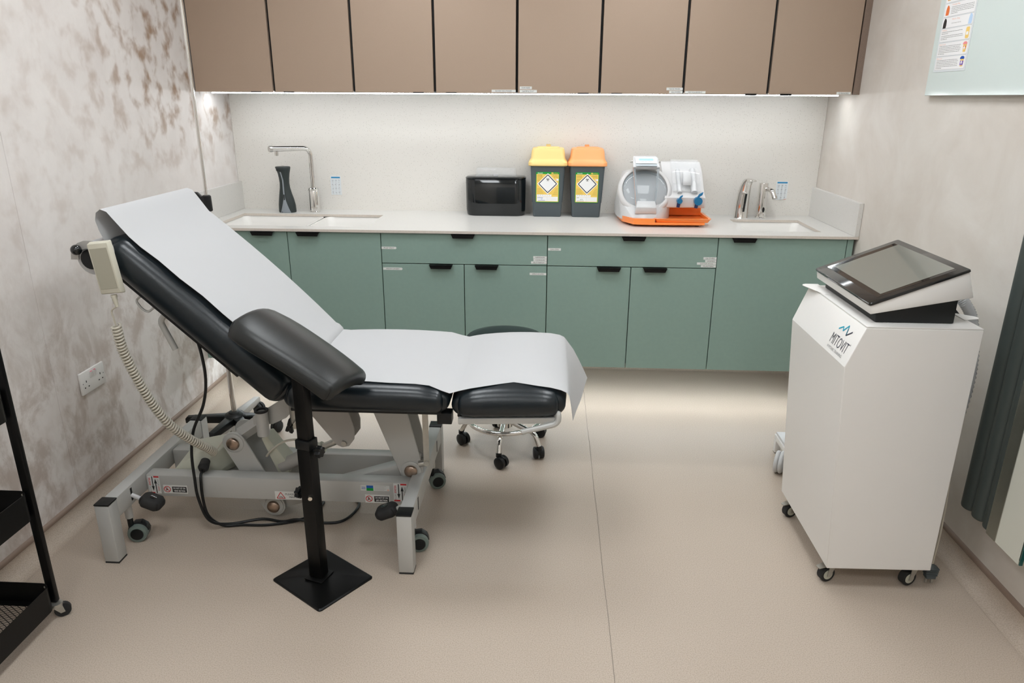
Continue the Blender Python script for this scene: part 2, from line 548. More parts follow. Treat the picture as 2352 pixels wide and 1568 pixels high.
# ================================================================== THE ROOM
o = mk('floor', MB().add(box(-.1, W+.1, -D-.1, .02, -.06, 0), 'floor_vinyl'), kind='structure', org=(0, 0, 0))
FLOOR = o
mb = MB()
pts = [(1.9288+.0012*math.sin(i*2.1), -2.9+.19*i) for i in range(15)]
for i in range(14):
    (xa, ya), (xb, yb) = pts[i], pts[i+1]
    mb.add(([Vector((xa-.0008, ya, .0006)), Vector((xa+.0008, ya, .0006)), Vector((xb+.0008, yb, .0006)), Vector((xb-.0008, yb, .0006))], [(0, 1, 2, 3)]), 'seam_dark')
    w_ = random.choice((.004, .005, .006))
    mb.add(([Vector((xa+.002, ya, .0005)), Vector((xa+.002+w_, ya, .0005)), Vector((xb+.002+w_, yb, .0005)), Vector((xb+.002, yb, .0005))], [(0, 1, 2, 3)]), 'floor_vinyl')
mk('welded_seam', mb, FLOOR, label='dark welded joint between two floor sheets')
one('ceiling', box(-.1, W+.1, -D-.1, .02, H, H+.05), 'ceiling_paint', kind='structure', org=(0, 0, 0))
wl = one('wall_left', box(-.10, -.012, -D-.1, .02, 0, H), 'plaster_paper', kind='structure', org=(0, 0, 0))
one('wall_panel', box(-.012, 0, -1.712, .014, 0, H, .0012, 1), 'plaster_paper', wl)
one('wall_panel', box(-.012, 0, -2.90, -1.7135, 0, H, .0012, 1), 'plaster_paper', wl)
one('wall_panel', box(-.012, 0, -D, -2.9015, 0, H, .0012, 1), 'plaster_paper', wl)
one('wall_right', box(W, W+.1, -D-.1, .02, 0, H), 'plaster_right', kind='structure', org=(0, 0, 0))
one('wall_back', box(-.1, W+.1, .014, .12, 0, H), 'plaster_right', kind='structure', org=(0, 0, 0))
one('wall_front', box(-.1, W+.1, -D-.1, -D, 0, H), 'plaster_right', kind='structure', org=(0, 0, 0))
# door behind the camera
d_ = mk('door_1', MB().add(box(1.15, 2.05, -D, -D+.03, 0, 2.05, .004), 'door_grey'), kind='structure')
mk('door_handle', MB().add(tube(bend([(1.22, -D+.03, 1.0), (1.22, -D+.075, 1.0), (1.35, -D+.075, 1.0)], .015), .009), 'chrome'), d_)
# coved vinyl skirting with a capping strip
zk = .085
def cove_profile(n=6, r=.05):
    return [(r-r*math.sin(R(90*k/n)), r-r*math.cos(R(90*k/n))) for k in range(n+1)]   # (distance from wall, z)
def skirting(name, wallx=None, sgn=1, y0=-D, y1=.014, back=False):
    prof = [(.05, .0008)] + [(.05*(1-math.sin(R(90*k/6)))+.002, .05*(1-math.cos(R(90*k/6)))+.0008) for k in range(7)] + [(.002, zk-.018)]
    prof = sorted(set(prof), key=lambda p: (p[1], -p[0]))
    prof = prof + [(0.0, zk-.018), (0.0, 0.0005)]
    mb = MB()
    if back: g = prism([(.014-d, z) for d, z in prof], 'x', 0, W)
    else: g = prism([(wallx+sgn*d, z) for d, z in prof], 'y', y0, y1)
    mb.add(g, 'floor_vinyl')
    o = mk(name, mb, kind='structure', ang=50)
    mb = MB()
    cap = [(0, zk-.02), (.006, zk-.02), (.009, zk-.012), (.007, zk-.003), (0, zk)]
    if back: g = prism([(.014-d, z) for d, z in cap], 'x', 0, W)
    else: g = prism([(wallx+sgn*d, z) for d, z in cap], 'y', y0, y1)
    mb.add(g, 'skirting'); mk('capping_strip', mb, o, ang=60)
skirting('baseboard_left', 0, 1)
skirting('baseboard_right', W, -1)
skirting('baseboard_back', back=True)

# ceiling light panels (above the frame)
first = None
for i, (x, y, lab) in enumerate(((.95, -1.35, 'front left'), (2.30, -1.35, 'front right'), (.95, -2.65, 'middle left'), (2.30, -2.65, 'middle right'), (.95, -4.25, 'rear left'), (2.30, -4.25, 'rear right'))):
    if first is None:
        first = thing('ceiling_light', 'x', 'ceiling light', (x, y, H))
        fr = MB()
        for a in (box(-.31, .31, -.31, -.295, -.016, -.0005), box(-.31, .31, .295, .31, -.016, -.0005), box(-.31, -.295, -.295, .295, -.016, -.0005), box(.295, .31, -.295, .295, -.016, -.0005)): fr.add(a, 'white_plastic')
        mk('light_frame', fr, first, local=True)
        mk('diffuser', MB().add(box(-.295, .295, -.295, .295, -.011, -.001), 'lamp_panel'), first, local=True)
        L = first
    else: L = dup(first, (x, y, H))
    L['label'] = f'square white LED panel at the {lab} of the ceiling'
    L['group'] = 'ceiling light panels'

# ================================================================== BACK WALL RUN
sp = one('splashback', box(0.001, W-.001, -.0005, .0135, .888, 1.56), 'splash_stone', label='speckled pale stone splashback between worktop and brown wall cabinets', cat='splashback')
# worktop with two cut-outs
SK = [(.088, .842, -.545, -.172), (2.662, 3.011, -.512, -.163)]
DW, ZW, ZT = -.6255, .9, .8875
def slab(xs, ys, holes, z0, z1):
    vs, fs, idx = [], [], {}
    def V(x, y, z):
        k = (round(x, 5), round(y, 5), z)
        if k not in idx: idx[k] = len(vs); vs.append(Vector((x, y, z)))
        return idx[k]
    def solid(i, j):
        if i < 0 or j < 0 or i >= len(xs)-1 or j >= len(ys)-1: return False
        cx, cy = (xs[i]+xs[i+1])/2, (ys[j]+ys[j+1])/2
        return not any(h[0] < cx < h[1] and h[2] < cy < h[3] for h in holes)
    for i in range(len(xs)-1):
        for j in range(len(ys)-1):
            if not solid(i, j): continue
            a, b_, c_, d = (xs[i], ys[j]), (xs[i+1], ys[j]), (xs[i+1], ys[j+1]), (xs[i], ys[j+1])
            fs.append((V(*a, z1), V(*b_, z1), V(*c_, z1), V(*d, z1)))
            fs.append((V(*a, z0), V(*d, z0), V(*c_, z0), V(*b_, z0)))
            for (p, q, ni, nj) in ((a, b_, i, j-1), (b_, c_, i+1, j), (c_, d, i, j+1), (d, a, i-1, j)):
                if not solid(ni, nj): fs.append((V(*p, z0), V(*q, z0), V(*q, z1), V(*p, z1)))
    return vs, fs
xs = sorted({0.001, W-.001, *[h[0] for h in SK], *[h[1] for h in SK]})
ys = sorted({DW, -.0008, *[h[2] for h in SK], *[h[3] for h in SK]})
wt = thing('worktop', 'long white stone worktop with two cut-out sinks along the back wall', 'worktop', (W/2, -.3, ZT))
g = slab(xs, ys, SK, ZT, ZW)
mb = MB()
for f in g[1]:
    vv = [g[0][i] for i in f]
    n = (vv[1]-vv[0]).cross(vv[2]-vv[0])
    mb.add((vv, [(0, 1, 2, 3)]), 'worktop_stone' if abs(n.z) > 1e-9 else 'stone_edge')
mk('slab', mb, wt)
one('upstand', box(.0008, .0205, DW, -.0008, ZW+.0002, 1.0514, .001, 1), 'worktop_stone', label='pale stone upstand at the left end of the worktop, against the mottled wall', cat='upstand')
one('upstand', box(W-.0205, W-.0008, DW, -.0008, ZW+.0002, 1.0514, .001, 1), 'worktop_stone', label='pale stone upstand at the right end of the worktop beside the hand sink', cat='upstand')

def basin(name, label, x0, x1, y0, y1, div=None):
    t = thing(name, label, 'sink', ((x0+x1)/2, (y0+y1)/2, ZT-.2))
    zt, zb = ZT-.001, ZT-.19
    def bowl(xa, xb):
        rings = []
        for inset, z in ((-.004, zt), (.006, zt-.03), (.010, zb+.03), (.028, zb+.006), (.06, zb)):
            rings.append([(x, y, z) for x, y in rrect((xa+xb)/2, (y0+y1)/2, (xb-xa)/2-inset, (y1-y0)/2-inset, .035)])
        vs = [Vector(p) for r in rings for p in r]; n = len(rings[0]); fs = []
        for k in range(len(rings)-1):
            fs += [(k*n+i, k*n+(i+1) % n, (k+1)*n+(i+1) % n, (k+1)*n+i) for i in range(n)]
        fs.append(tuple(range((len(rings)-1)*n, len(rings)*n)))
        # outer shell
        o_ = len(vs)
        ro = [(x, y) for x, y in rrect((xa+xb)/2, (y0+y1)/2, (xb-xa)/2+.012, (y1-y0)/2+.012, .04)]
        vs += [Vector((x, y, zt)) for x, y in ro] + [Vector((x, y, zb-.01)) for x, y in ro]
        fs += [(o_+i, o_+n+i, o_+n+(i+1) % n, o_+(i+1) % n) for i in range(n)]
        fs += [(i, o_+i, o_+(i+1) % n, (i+1) % n) for i in range(n)]
        fs.append(tuple(range(o_+n, o_+2*n)))
        return vs, fs
    cells = [(x0, x1)] if div is None else [(x0, div-.016), (div+.016, x1)]
    for k, (a, b_) in enumerate(cells):
        mk('bowl', MB().add(bowl(a, b_), 'sink_white'), t)
        mk('waste_outlet', MB().add(lathe([(.035, 0), (.035, .003), (.028, .004), (.02, .001)], ((a+b_)/2, (y0+y1)/2, zb+.0005)), 'chrome'), t)
    if div is not None:
        mk('divider', MB().add(box(div-.017, div+.017, y0+.004, y1-.004, zt-.045, zt-.02, .008), 'sink_white'), t)
basin('kitchen_sink', 'wide white double bowl sink set under the left end of the worktop', *SK[0], div=.53)
basin('hand_sink', 'small white single bowl sink under the right end of the worktop', *SK[1])

# ---- wall cabinets
U0, UW, UD, UZ0, UZ1 = .0046, .3883, .3835, 1.5153, 2.32
def sticker(x0, x1, z0, z1, y, s, tip=False, hfrac=.5, wfrac=.68):
    """printed strip label facing the room; plate plus lettering in one mesh"""
    mb = MB()
    if tip:
        pl = [(x0, z0), (x1-.004, z0), (x1, (z0+z1)/2), (x1-.004, z1), (x0, z1)]
    else: pl = [(x0, z0), (x1, z0), (x1, z1), (x0, z1)]
    mb.add(prism(pl, 'y', y-.0007, y), 'label_white')
    M = plane_M(((x0+x1)/2, y-.0010, (z0+z1)/2), (1, 0, 0), (0, 0, 1))
    mb.add(text_w(s, (x1-x0)*wfrac, (z1-z0)*hfrac), 'ink', M)
    return mb
UST = {2: [], 3: [(1.439, 1.553, 1.519, 1.530, 'BLOOD VACUTAINER')], 4: [(1.572, 1.629, 1.533, 1.545, 'SWABS'), (1.572, 1.653, 1.518, 1.530, 'SAMPLE POT')],
       5: [(2.257, 2.332, 1.531, 1.543, 'FACE MASK'), (2.270, 2.332, 1.517, 1.529, 'GLOVES')], 6: [(2.343, 2.438, 1.517, 1.528, 'PRP EQUIPMENT')], 7: [(3.036, 3.100, 1.5165, 1.527, 'SYRINGES')]}
PULLX = [(.28, .331), (.438, .491), (1.065, 1.117), (1.221, 1.273), (1.845, 1.896), (2.002, 2.052), (2.619, 2.671), (2.778, 2.83)]
ULAB = ['brown wall cabinet at the left end, touching the mottled left wall', 'brown wall cabinet second from left, above the black towel box',
        'brown wall cabinet third from left, above orange lidded bin', 'brown wall cabinet at the right end with open chrome tap below']
for k in range(4):
    xa, xb = U0+UW*2*k, U0+UW*2*(k+1)
    t = thing('wall_cabinet', ULAB[k], 'cabinet', ((xa+xb)/2, -UD/2, UZ0), group='brown wall cabinets')
    one('carcass', box(xa+.0005, xb-.0005, -UD+.0215, -.001, UZ0+.004, UZ1), 'black_edge', t)
    for j in range(2):
        i = 2*k+j
        a, b_ = U0+UW*i, U0+UW*(i+1)
        dr = one('door', box(a+(.006 if i else .003), b_-.006, -UD, -UD+.02, UZ0, UZ1, .001, 1), 'bronze_door', t)
        pa, pb = PULLX[i]
        op = i >= 6
        mk('door_pull', MB().add(box(pa, pb, -UD-(.010 if op else .003), -UD+.012, UZ0-(.006 if op else .0025), UZ0+.0025, .0006, 1), 'black_metal'), dr)
        for s in UST.get(i, []):
            mk('label_sticker', sticker(*s[:4], -UD-.0002, s[4]), dr)
xe = U0+UW*8
one('end_panel', box(xe+.0005, xe+.030, -UD+.001, -.001, UZ0, UZ1, .001, 1), 'bronze_panel', label='dark brown end panel closing the wall cabinets by the right wall', cat='panel')
# LED strip under the wall cabinets
t = thing('light_strip', 'thin bright LED strip glowing under the brown wall cabinets', 'light strip', (W/2, -.256, UZ0))
one('channel', box(.03, xe-.02, -.265, -.247, UZ0-.0015, UZ0+.0035), 'white_plastic', t)
one('lit_diffuser', box(.03, xe-.02, -.263, -.249, UZ0-.006, UZ0-.0016), 'led_strip', t)

# ---- base cabinets
L0, LS, LD, ZB, ZDW, ZTOP = .9245, .7939, .6096, .2299, .7375, .8835
def pull(x, z, parent, y=-LD, w=.112, big=True):
    """black folded lip handle hooked over the top edge"""
    mb = MB()
    h = .017
    pl = [(x-w/2, z+.001), (x+w/2, z+.001), (x+w/2-.008, z-h), (x-w/2+.008, z-h)]
    mb.add(prism(pl, 'y', y-.022, y-.0195), 'black_metal')
    mb.add(box(x-w/2, x+w/2, y-.022, y+.004, z-.0005, z+.0013), 'black_metal')
    mk('door_pull', mb, parent)
def base_unit(label, xa, xb, fronts, zt=.886):
    t = thing('base_cabinet', label, 'cabinet', ((xa+xb)/2, -LD/2, ZB), group='green base cabinets')
    mb = MB()
    y0, y1 = -LD+.021, -.002
    for g in (box(xa+.0005, xa+.018, y0, y1, .246, zt), box(xb-.018, xb-.0005, y0, y1, .246, zt), box(xa+.018, xb-.018, y0, y1, .246, .262), box(xa+.018, xb-.018, y1-.016, y1, .262, zt)):
        mb.add(g, 'green_carcass')
    mb.add(box(xa+.0005, xb-.0005, y0-.0005, y0+.002, .246, .262), 'black_edge')
    mb.add(box(xa+.018, xb-.018, y0, y0+.003, .262, zt), 'black_edge')
    mk('carcass', mb, t)
    for nm, a, b_, za, zb, px, sts in fronts:
        d = one(nm, box(a+.0018, b_-.0018, -LD, -LD+.0195, za, zb, .0012, 1), 'green_door', t)
        if px is not None: pull(px, zb, d)
        for s in sts: mk('label_sticker', sticker(*s[:4], -LD-.0002, s[4], *(s[5:])), d)
M2, M3, X3, X4 = L0+LS/2, L0+1.5*LS, L0+LS, L0+2*LS
base_unit('green base cabinet with two doors below the double bowl sink', .022, L0, [('door', .022, .4725, ZB, ZTOP, .3575, []), ('door', .4725, L0, ZB, ZTOP, .578, [])])
base_unit('green base cabinet with a drawer labelled pulp tray', L0, X3, [
    ('drawer', L0, X3, ZDW+.0018, ZTOP, 1.320, [(.9265, .999, .807, .8185, 'PULP TRAY', True), (1.652, 1.7165, .7725, .784, 'NEEDLES'), (1.653, 1.7165, .760, .7715, 'CANULAS'), (1.642, 1.7165, .7475, .759, 'BUTTERFLY')]),
    ('door', L0, M2, ZB, ZDW-.0018, 1.2115, [(.9295, 1.024, .7055, .7175, 'MINOR SURGERY', True)]),
    ('door', M2, X3, ZB, ZDW-.0018, 1.4305, [(1.636, 1.7155, .692, .703, 'SPECULUMS')])])
base_unit('green base cabinet with a drawer labelled gauzes', X3, X4, [
    ('drawer', X3, X4, ZDW+.0018, ZTOP, 2.1195, [(1.7215, 1.782, .812, .8235, 'GAUZES'), (2.450, 2.511, .780, .792, 'GLOVES'), (2.459, 2.511, .768, .7785, 'WIPES'), (2.422, 2.511, .7555, .7665, 'COTTON WOOL'), (2.441, 2.511, .7435, .754, 'PLASTERS')]),
    ('door', X3, M3, ZB, ZDW-.0018, 2.0105, []), ('door', M3, X4, ZB, ZDW-.0018, 2.227, [])])
base_unit('green base cabinet with one wide door below the small hand sink', X4, 3.098, [('door', X4, 3.098, ZB, ZTOP, 2.6265, [])])
one('filler_panel', box(3.0995, 3.127, -LD+.001, -LD+.02, ZB, ZTOP, .001, 1), 'green_door', label='narrow green filler strip between last base cabinet and right wall', cat='panel')
one('filler_panel', box(.002, .0205, -LD+.001, -LD+.02, ZB, ZTOP, .001, 1), 'green_door', label='narrow green filler strip between sink cabinet and left wall', cat='panel')
t = thing('light_strip', 'LED strip glowing under the floating green base cabinets', 'light strip', (W/2, -.5, .245))
one('channel', box(.05, 3.08, -.51, -.49, .2415, .2455), 'white_plastic', t)
one('lit_diffuser', box(.05, 3.08, -.508, -.492, .237, .2414), 'led_plinth', t)

# ================================================================== ON THE WORKTOP
Z0 = ZW
# black soap dispenser
def dispenser():
    t = thing('soap_dispenser', 'matt black vase-shaped soap dispenser with silver stripe beside the kitchen tap', 'dispenser', (.303, -.108, Z0))
    prof = [(0, .0455, .036, 0), (.005, .0470, .037, 0), (.04, .0455, .036, 0), (.07, .0405, .033, -.001), (.10, .0335, .029, -.003), (.13, .0272, .026, -.004), (.155, .0252, .025, -.004),
            (.18, .0270, .025, -.004), (.205, .0310, .027, -.004), (.225, .0370, .030, -.005), (.237, .0405, .033, -.006), (.2405, .0385, .031, -.006), (.2415, .034, .028, -.006)]
    ring = lambda z, rx, ry, cx: [(.303+cx+rx*math.cos(2*math.pi*k/28), -.108+ry*math.sin(2*math.pi*k/28), Z0+z) for k in range(28)]
    mk('body', MB().add(loft([ring(*p) for p in prof]), 'dispenser_body'), t, ang=50)
    # silver front stripe, wide at the foot
    L, Rr = [], []
    def at(z):
        for a, b_ in zip(prof, prof[1:]):
            if a[0] <= z <= b_[0]:
                f = (z-a[0])/(b_[0]-a[0]); return [a[i]+(b_[i]-a[i])*f for i in range(4)]
        return prof[-1]
    vs, fs = [], []
    zs = [.001+.214*k/24 for k in range(25)]
    for z in zs:
        _, rx, ry, cx = at(z)
        w = .0245*max(0, 1-z/.085)**1.3+.0035
        c0 = .303+cx+(-.002 if z < .17 else -.002-(z-.17)*.18)+.003
        for s in (-1, -.33, .33, 1):
            x = c0+s*w; q = max(-1, min(1, (x-.303-cx)/rx))
            vs.append(Vector((x, -.108-ry*math.sqrt(1-q*q)-.0012, Z0+z)))
    for k in range(24):
        for i in range(3): fs.append((k*4+i, k*4+i+1, k*4+5+i, k*4+4+i))
    mk('front_stripe', MB().add((vs, fs), 'dispenser_grey'), t)
    _, rx, ry, cx = at(.075)
    mk('sensor_window', MB().add(box(.303+cx-.002, .303+cx+.003, -.108-ry-.0025, -.108-ry-.001, Z0+.068, Z0+.098, .001), 'hole'), t)
    mk('spout_nozzle', MB().add(cyl((.303-.03, -.13, Z0+.228), (.303-.03, -.13, Z0+.221), .005), 'black_gloss'), t)
    mk('refill_cap', MB().add(lathe([(.008, 0), (.008, .004), (.004, .006)], (.297, -.108, Z0+.2415)), 'chrome'), t)
dispenser()

def kitchen_tap():
    t = thing('kitchen_tap', 'tall chrome kitchen tap with angled spout reaching over the double sink', 'tap', (.448, -.09, Z0))
    x, y = .448, -.09
    mk('tap_body', MB().add(lathe([(.0285, 0), (.0285, .004), (.027, .006), (.0268, .112), (.026, .114)], (x, y, Z0), 32), 'chrome'), t)
    mk('collar', MB().add(lathe([(.0275, .1145), (.0285, .117), (.0285, .126), (.0255, .130), (.0125, .131)], (x, y, Z0), 32), 'chrome'), t)
    pts = bend([(x, y, Z0+.13), (x, y, Z0+.337), (x-.150, y-.147, Z0+.340)], .045, 9)
    rad = [.0118 if i < 6 else .0118+.0025*min(1, (i-6)/6) for i in range(len(pts))]
    mk('spout', MB().add(tube(pts, .012, 20, radii=rad), 'chrome'), t)
    e = Vector((x-.150, y-.147, Z0+.340)); d = Vector((-.714, -.7, .014)).normalized()
    mk('dial', MB().add(cyl(e+d*.0005, e+d*.016, .0155, .0155, 24), 'brush_metal'), t)
    q = e-d*.022
    mk('nozzle', MB().add(cyl(q+Vector((0, 0, -.012)), q+Vector((0, 0, -.034)), .0105, .010, 20), 'chrome'), t)
kitchen_tap()

def hand_notice(label, xa, xb, zb, zt, corner):
    y = -.0008
    w = xb-xa; h = zt-zb
    mb = MB().add(box(xa, xb, y-.0014, y, zb, zt), 'label_bluewhite')
    M = plane_M((xa, y-.0017, zb), (1, 0, 0), (0, 0, 1))
    mb.add(quad(.004, w-.004, h-.0115, h-.004), 'notice_blue', M)
    for r_ in range(4):
        for c_ in range(3):
            cx = w*(.2+.3*c_); cy = h*(.76-.205*r_)
            rr = random.Random(r_*3+c_)
            mb.add(ringp(cx, cy, .0058, .0064, 0, 14), 'ink_faint', M)
            for k in range(3):
                a = rr.random()*6.28
                mb.add(line2((cx+.004*math.cos(a), cy+.003*math.sin(a)), (cx+.004*math.cos(a+2), cy+.0035*math.sin(a+2.2)), .0012, .0001), 'ink_grey', M)
            mb.add(quad(cx-.006, cx+.006, cy-.0105, cy-.0094), 'ink_faint', M)
            mb.add(quad(cx-.005, cx+.0045, cy-.0085, cy-.0076), 'ink_faint', M)
    if corner: mb.add(poly([(w*.55, .001), (w-.003, .001), (w-.003, .007), (w*.8, .003)]), 'salmon', M)
    mk('hand_washing_notice', mb, label=label, cat='notice', group='small notices stuck on the splashback')
hand_notice('small white card with blue header beside the kitchen tap', .519, .576, .982, 1.083, False)
hand_notice('small white card with blue header and orange corner by right tap', 2.930, 2.991, .983, 1.081, True)

def towel_box():
    cx, cy = 1.437, -.085
    t = thing('towel_box', 'glossy black rounded paper towel box with clear flap on the worktop', 'box', (cx, cy, Z0))
    rr = lambda hx, hy, z, r: [(x, y, Z0+z) for x, y in rrect(cx, cy, hx, hy, r, 8)]
    mk('body', MB().add(loft([rr(.150, .066, 0, .05), rr(.155, .071, .006, .055), rr(.158, .074, .03, .056), rr(.159, .075, .186, .056), rr(.157, .073, .190, .055)]), 'black_gloss'), t, ang=40)
    mk('rim', MB().add(loft([rr(.160, .076, .1905, .057), rr(.160, .076, .196, .057), rr(.152, .068, .202, .05), rr(.118, .045, .2035, .03)]), 'black_gloss'), t, ang=40)
    mk('clear_flap', MB().add(loft([[(x, y, Z0+z) for x, y in rrect(cx, cy+.015, .108-s, .028-s*.5, .012, 4)] for z, s in ((.2038, 0), (.238, .004), (.243, .009))]), 'clear_plastic'), t)
    mk('paper_edge', MB().add(box(cx-.012, cx+.012, cy-.022, cy-.016, Z0+.2038, Z0+.212), 'white_paper'), t)
towel_box()

def biohaz(mb, cx, cy, s, M, z):
    for k in range(3):
        a = R(90+120*k)
        ox, oy = cx+.36*s*math.cos(a), cy+.36*s*math.sin(a)
        pts = []
        for i in range(13):     # open crescent
            b_ = a+R(38)+R(284)*i/12
            pts.append((ox+.42*s*math.cos(b_), oy+.42*s*math.sin(b_)))
        pin = []
        for i in range(13):
            b_ = a+R(38)+R(284)*i/12
            th = .06+.10*(1-abs(i-6)/6)
            pin.append((ox+(.42-th)*s*math.cos(b_), oy+(.42-th)*s*math.sin(b_)))
        vs = [Vector((p[0], p[1], z)) for p in pts+pin]
        mb.add((vs, [(i, i+1, 14+i, 13+i) for i in range(12)]), 'ink', M)
    mb.add(ringp(cx, cy, .30*s, .38*s, z, 20), 'ink', M)

def sharps_bin(name, label, cx, lid, blue):
    t = thing(name, label, 'bin', (cx, -.092, Z0), group='sharps bins on the worktop')
    rr = lambda hx, hy, z, r, dy=0: [(x, y, Z0+z) for x, y in rrect(cx, -.092+dy, hx, hy, r, 5)]
    mk('body', MB().add(loft([rr(.071, .062, 0, .012), rr(.0735, .0645, .004, .013), rr(.0775, .0675, .075, .013), rr(.0795, .0695, .0755, .014), rr(.0905, .0775, .2765, .016)]), 'bin_grey'), t, ang=30)
    lm_ = MB()
    lm_.add(loft([rr(.0985, .0835, .262, .02), rr(.1015, .0865, .266, .022), rr(.1005, .0855, .280, .022), rr(.092, .077, .292, .026), rr(.0885, .0735, .300, .026), rr(.085, .070, .335, .026), rr(.081, .066, .3465, .026), rr(.072, .057, .3495, .024)]), lid)
    mk('lid', lm_, t, ang=35)
    mk('lid_flap', MB().add(loft([rr(.060, .030, .3497, .018, -.012), rr(.058, .028, .3545, .018, -.012), rr(.050, .022, .3560, .014, -.012)]), lid), t)
    mk('flap_tab', MB().add(box(cx-.012, cx+.012, -.03, -.018, Z0+.350, Z0+.3625, .003), lid), t)
    # printed label on the front face
    z0, z1 = .0755, .232
    def face_y(z): return -.092-(.0695+(.0775-.0695)*(z-.0755)/(.2765-.0755))
    P = Vector((cx, face_y(.0755)-.0012, Z0+.0755)); Q = Vector((cx, face_y(.2765)-.0012, Z0+.2765))
    upv = (Q-P).normalized()
    w, h = .121, .156
    M = plane_M(P+upv*.001-Vector((w/2, 0, 0)), (1, 0, 0), upv)
    mb = MB()
    mb.add(poly(rrect(w/2, h/2, w/2, h/2, .006, 3)), 'label_green', M)
    mb.add(quad(.003, w-.003, .003, h-.011, .0002), 'label_yellow', M)
    mb.add(text_w('sharpsafe', .027, .0052, .02), 'white_ink', M @ Matrix.Translation((.022, h-.0055, .0004)))
    mb.add(text_w('safety', .026, .0036, .01), 'label_yellow', M @ Matrix.Translation((w-.02, h-.0055, .0004)))
    mb.add(disc(w*.70, h-.0055, .006, .0003, 14, .6), 'label_yellow', M)
    cx2, cy2, d = w*.51, h*.615, .050
    mb.add(poly([(cx2-d-.004, cy2), (cx2, cy2-d-.004), (cx2+d+.004, cy2), (cx2, cy2+d+.004)], .0004), 'white_ink', M)
    for p, q in (((-d+.004, 0), (0, d-.004)), ((0, d-.004), (d-.004, 0)), ((d-.004, 0), (0, -d+.004)), ((0, -d+.004), (-d+.004, 0))):
        mb.add(line2((cx2+p[0], cy2+p[1]), (cx2+q[0], cy2+q[1]), .0042, .0006), 'ink', M)
    biohaz(mb, cx2, cy2+.022, .0135, M, .0007)
    mb.add(text('6', .005), 'ink_grey', M @ Matrix.Translation((cx2, cy2-.036, .0007)))
    mb.add(text_w('DANGER', .027, .006, .02), 'label_brown', M @ Matrix.Translation((.020, h-.019, .0004)))
    mb.add(text_w('CAUTION', .027, .005, .02), 'label_brown', M @ Matrix.Translation((.020, h-.027, .0004)))
    for k, l in enumerate((.022, .016, .013)): mb.add(quad(.006, .006+l, h-.036-.005*k, h-.0345-.005*k, .0004), 'label_brown', M)
    mb.add(text_w('UN3291', .030, .0055, .02), 'label_brown', M @ Matrix.Translation((w-.022, h-.019, .0004)))
    mb.add(text_w('BS 7320', .022, .005, .02), 'label_brown', M @ Matrix.Translation((w-.018, h-.027, .0004)))
    for k in range(6):
        mb.add(quad(.006, .028+.003*k, .070-.006*k, .0712-.006*k, .0004), 'label_brown', M)
        mb.add(quad(w-.006-.012-.003*k, w-.006, .070-.006*k, .0712-.006*k, .0004), 'label_brown', M)
    mb.add(quad(w-.018, w-.004, h*.72, h*.78, .0005), 'white_ink', M)
    mb.add(disc(w-.015, h*.75, .002, .0006, 10), 'pinkred', M)
    mb.add(quad(.006, w*.68, .030, .0405, .0005), 'white_ink', M)
    mb.add(quad(.006, w-.006, .006, .029, .0005), 'white_ink', M)
    for k in range(6): mb.add(quad(.010+.012*k, .015+.012*k, .036, .0372, .0006), 'ink_grey', M)
    for k in range(1, 3): mb.add(quad(w*.5, w-.006, .006+.0075*k, .0065+.0075*k, .0006), 'ink_faint', M)
    mb.add(quad(w*.49, w*.495, .006, .029, .0006), 'ink_faint', M)
    # hand-written entries
    rw = random.Random(3 if blue else 9); ink_ = 'blue_ink' if blue else 'ink'
    rows = (((.010, .036, .024), (.028, .036, .017), (.014, .050, .010)) if blue else ((.012, .022, .0255), (.028, .040, .017), (.012, .044, .009)))
    for xa, xb, yy in rows:
        x = xa
        while x < xb:
            mb.add(line2((x, yy-.002), (x+.0016, yy+.002), .0011, .0008), ink_, M)
            mb.add(line2((x+.0016, yy+.002), (x+.0030, yy-.0015+rw.random()*.002), .0011, .0008), ink_, M)
            x += .0052 if not blue else .0040
    mk('warning_label', mb, t, ang=10)
sharps_bin('sharps_bin', 'dark grey sharps bin with a yellow lid', 1.711, 'yellow_lid', True)
sharps_bin('sharps_bin', 'dark grey sharps bin with an orange lid', 1.915, 'orange_lid', False)

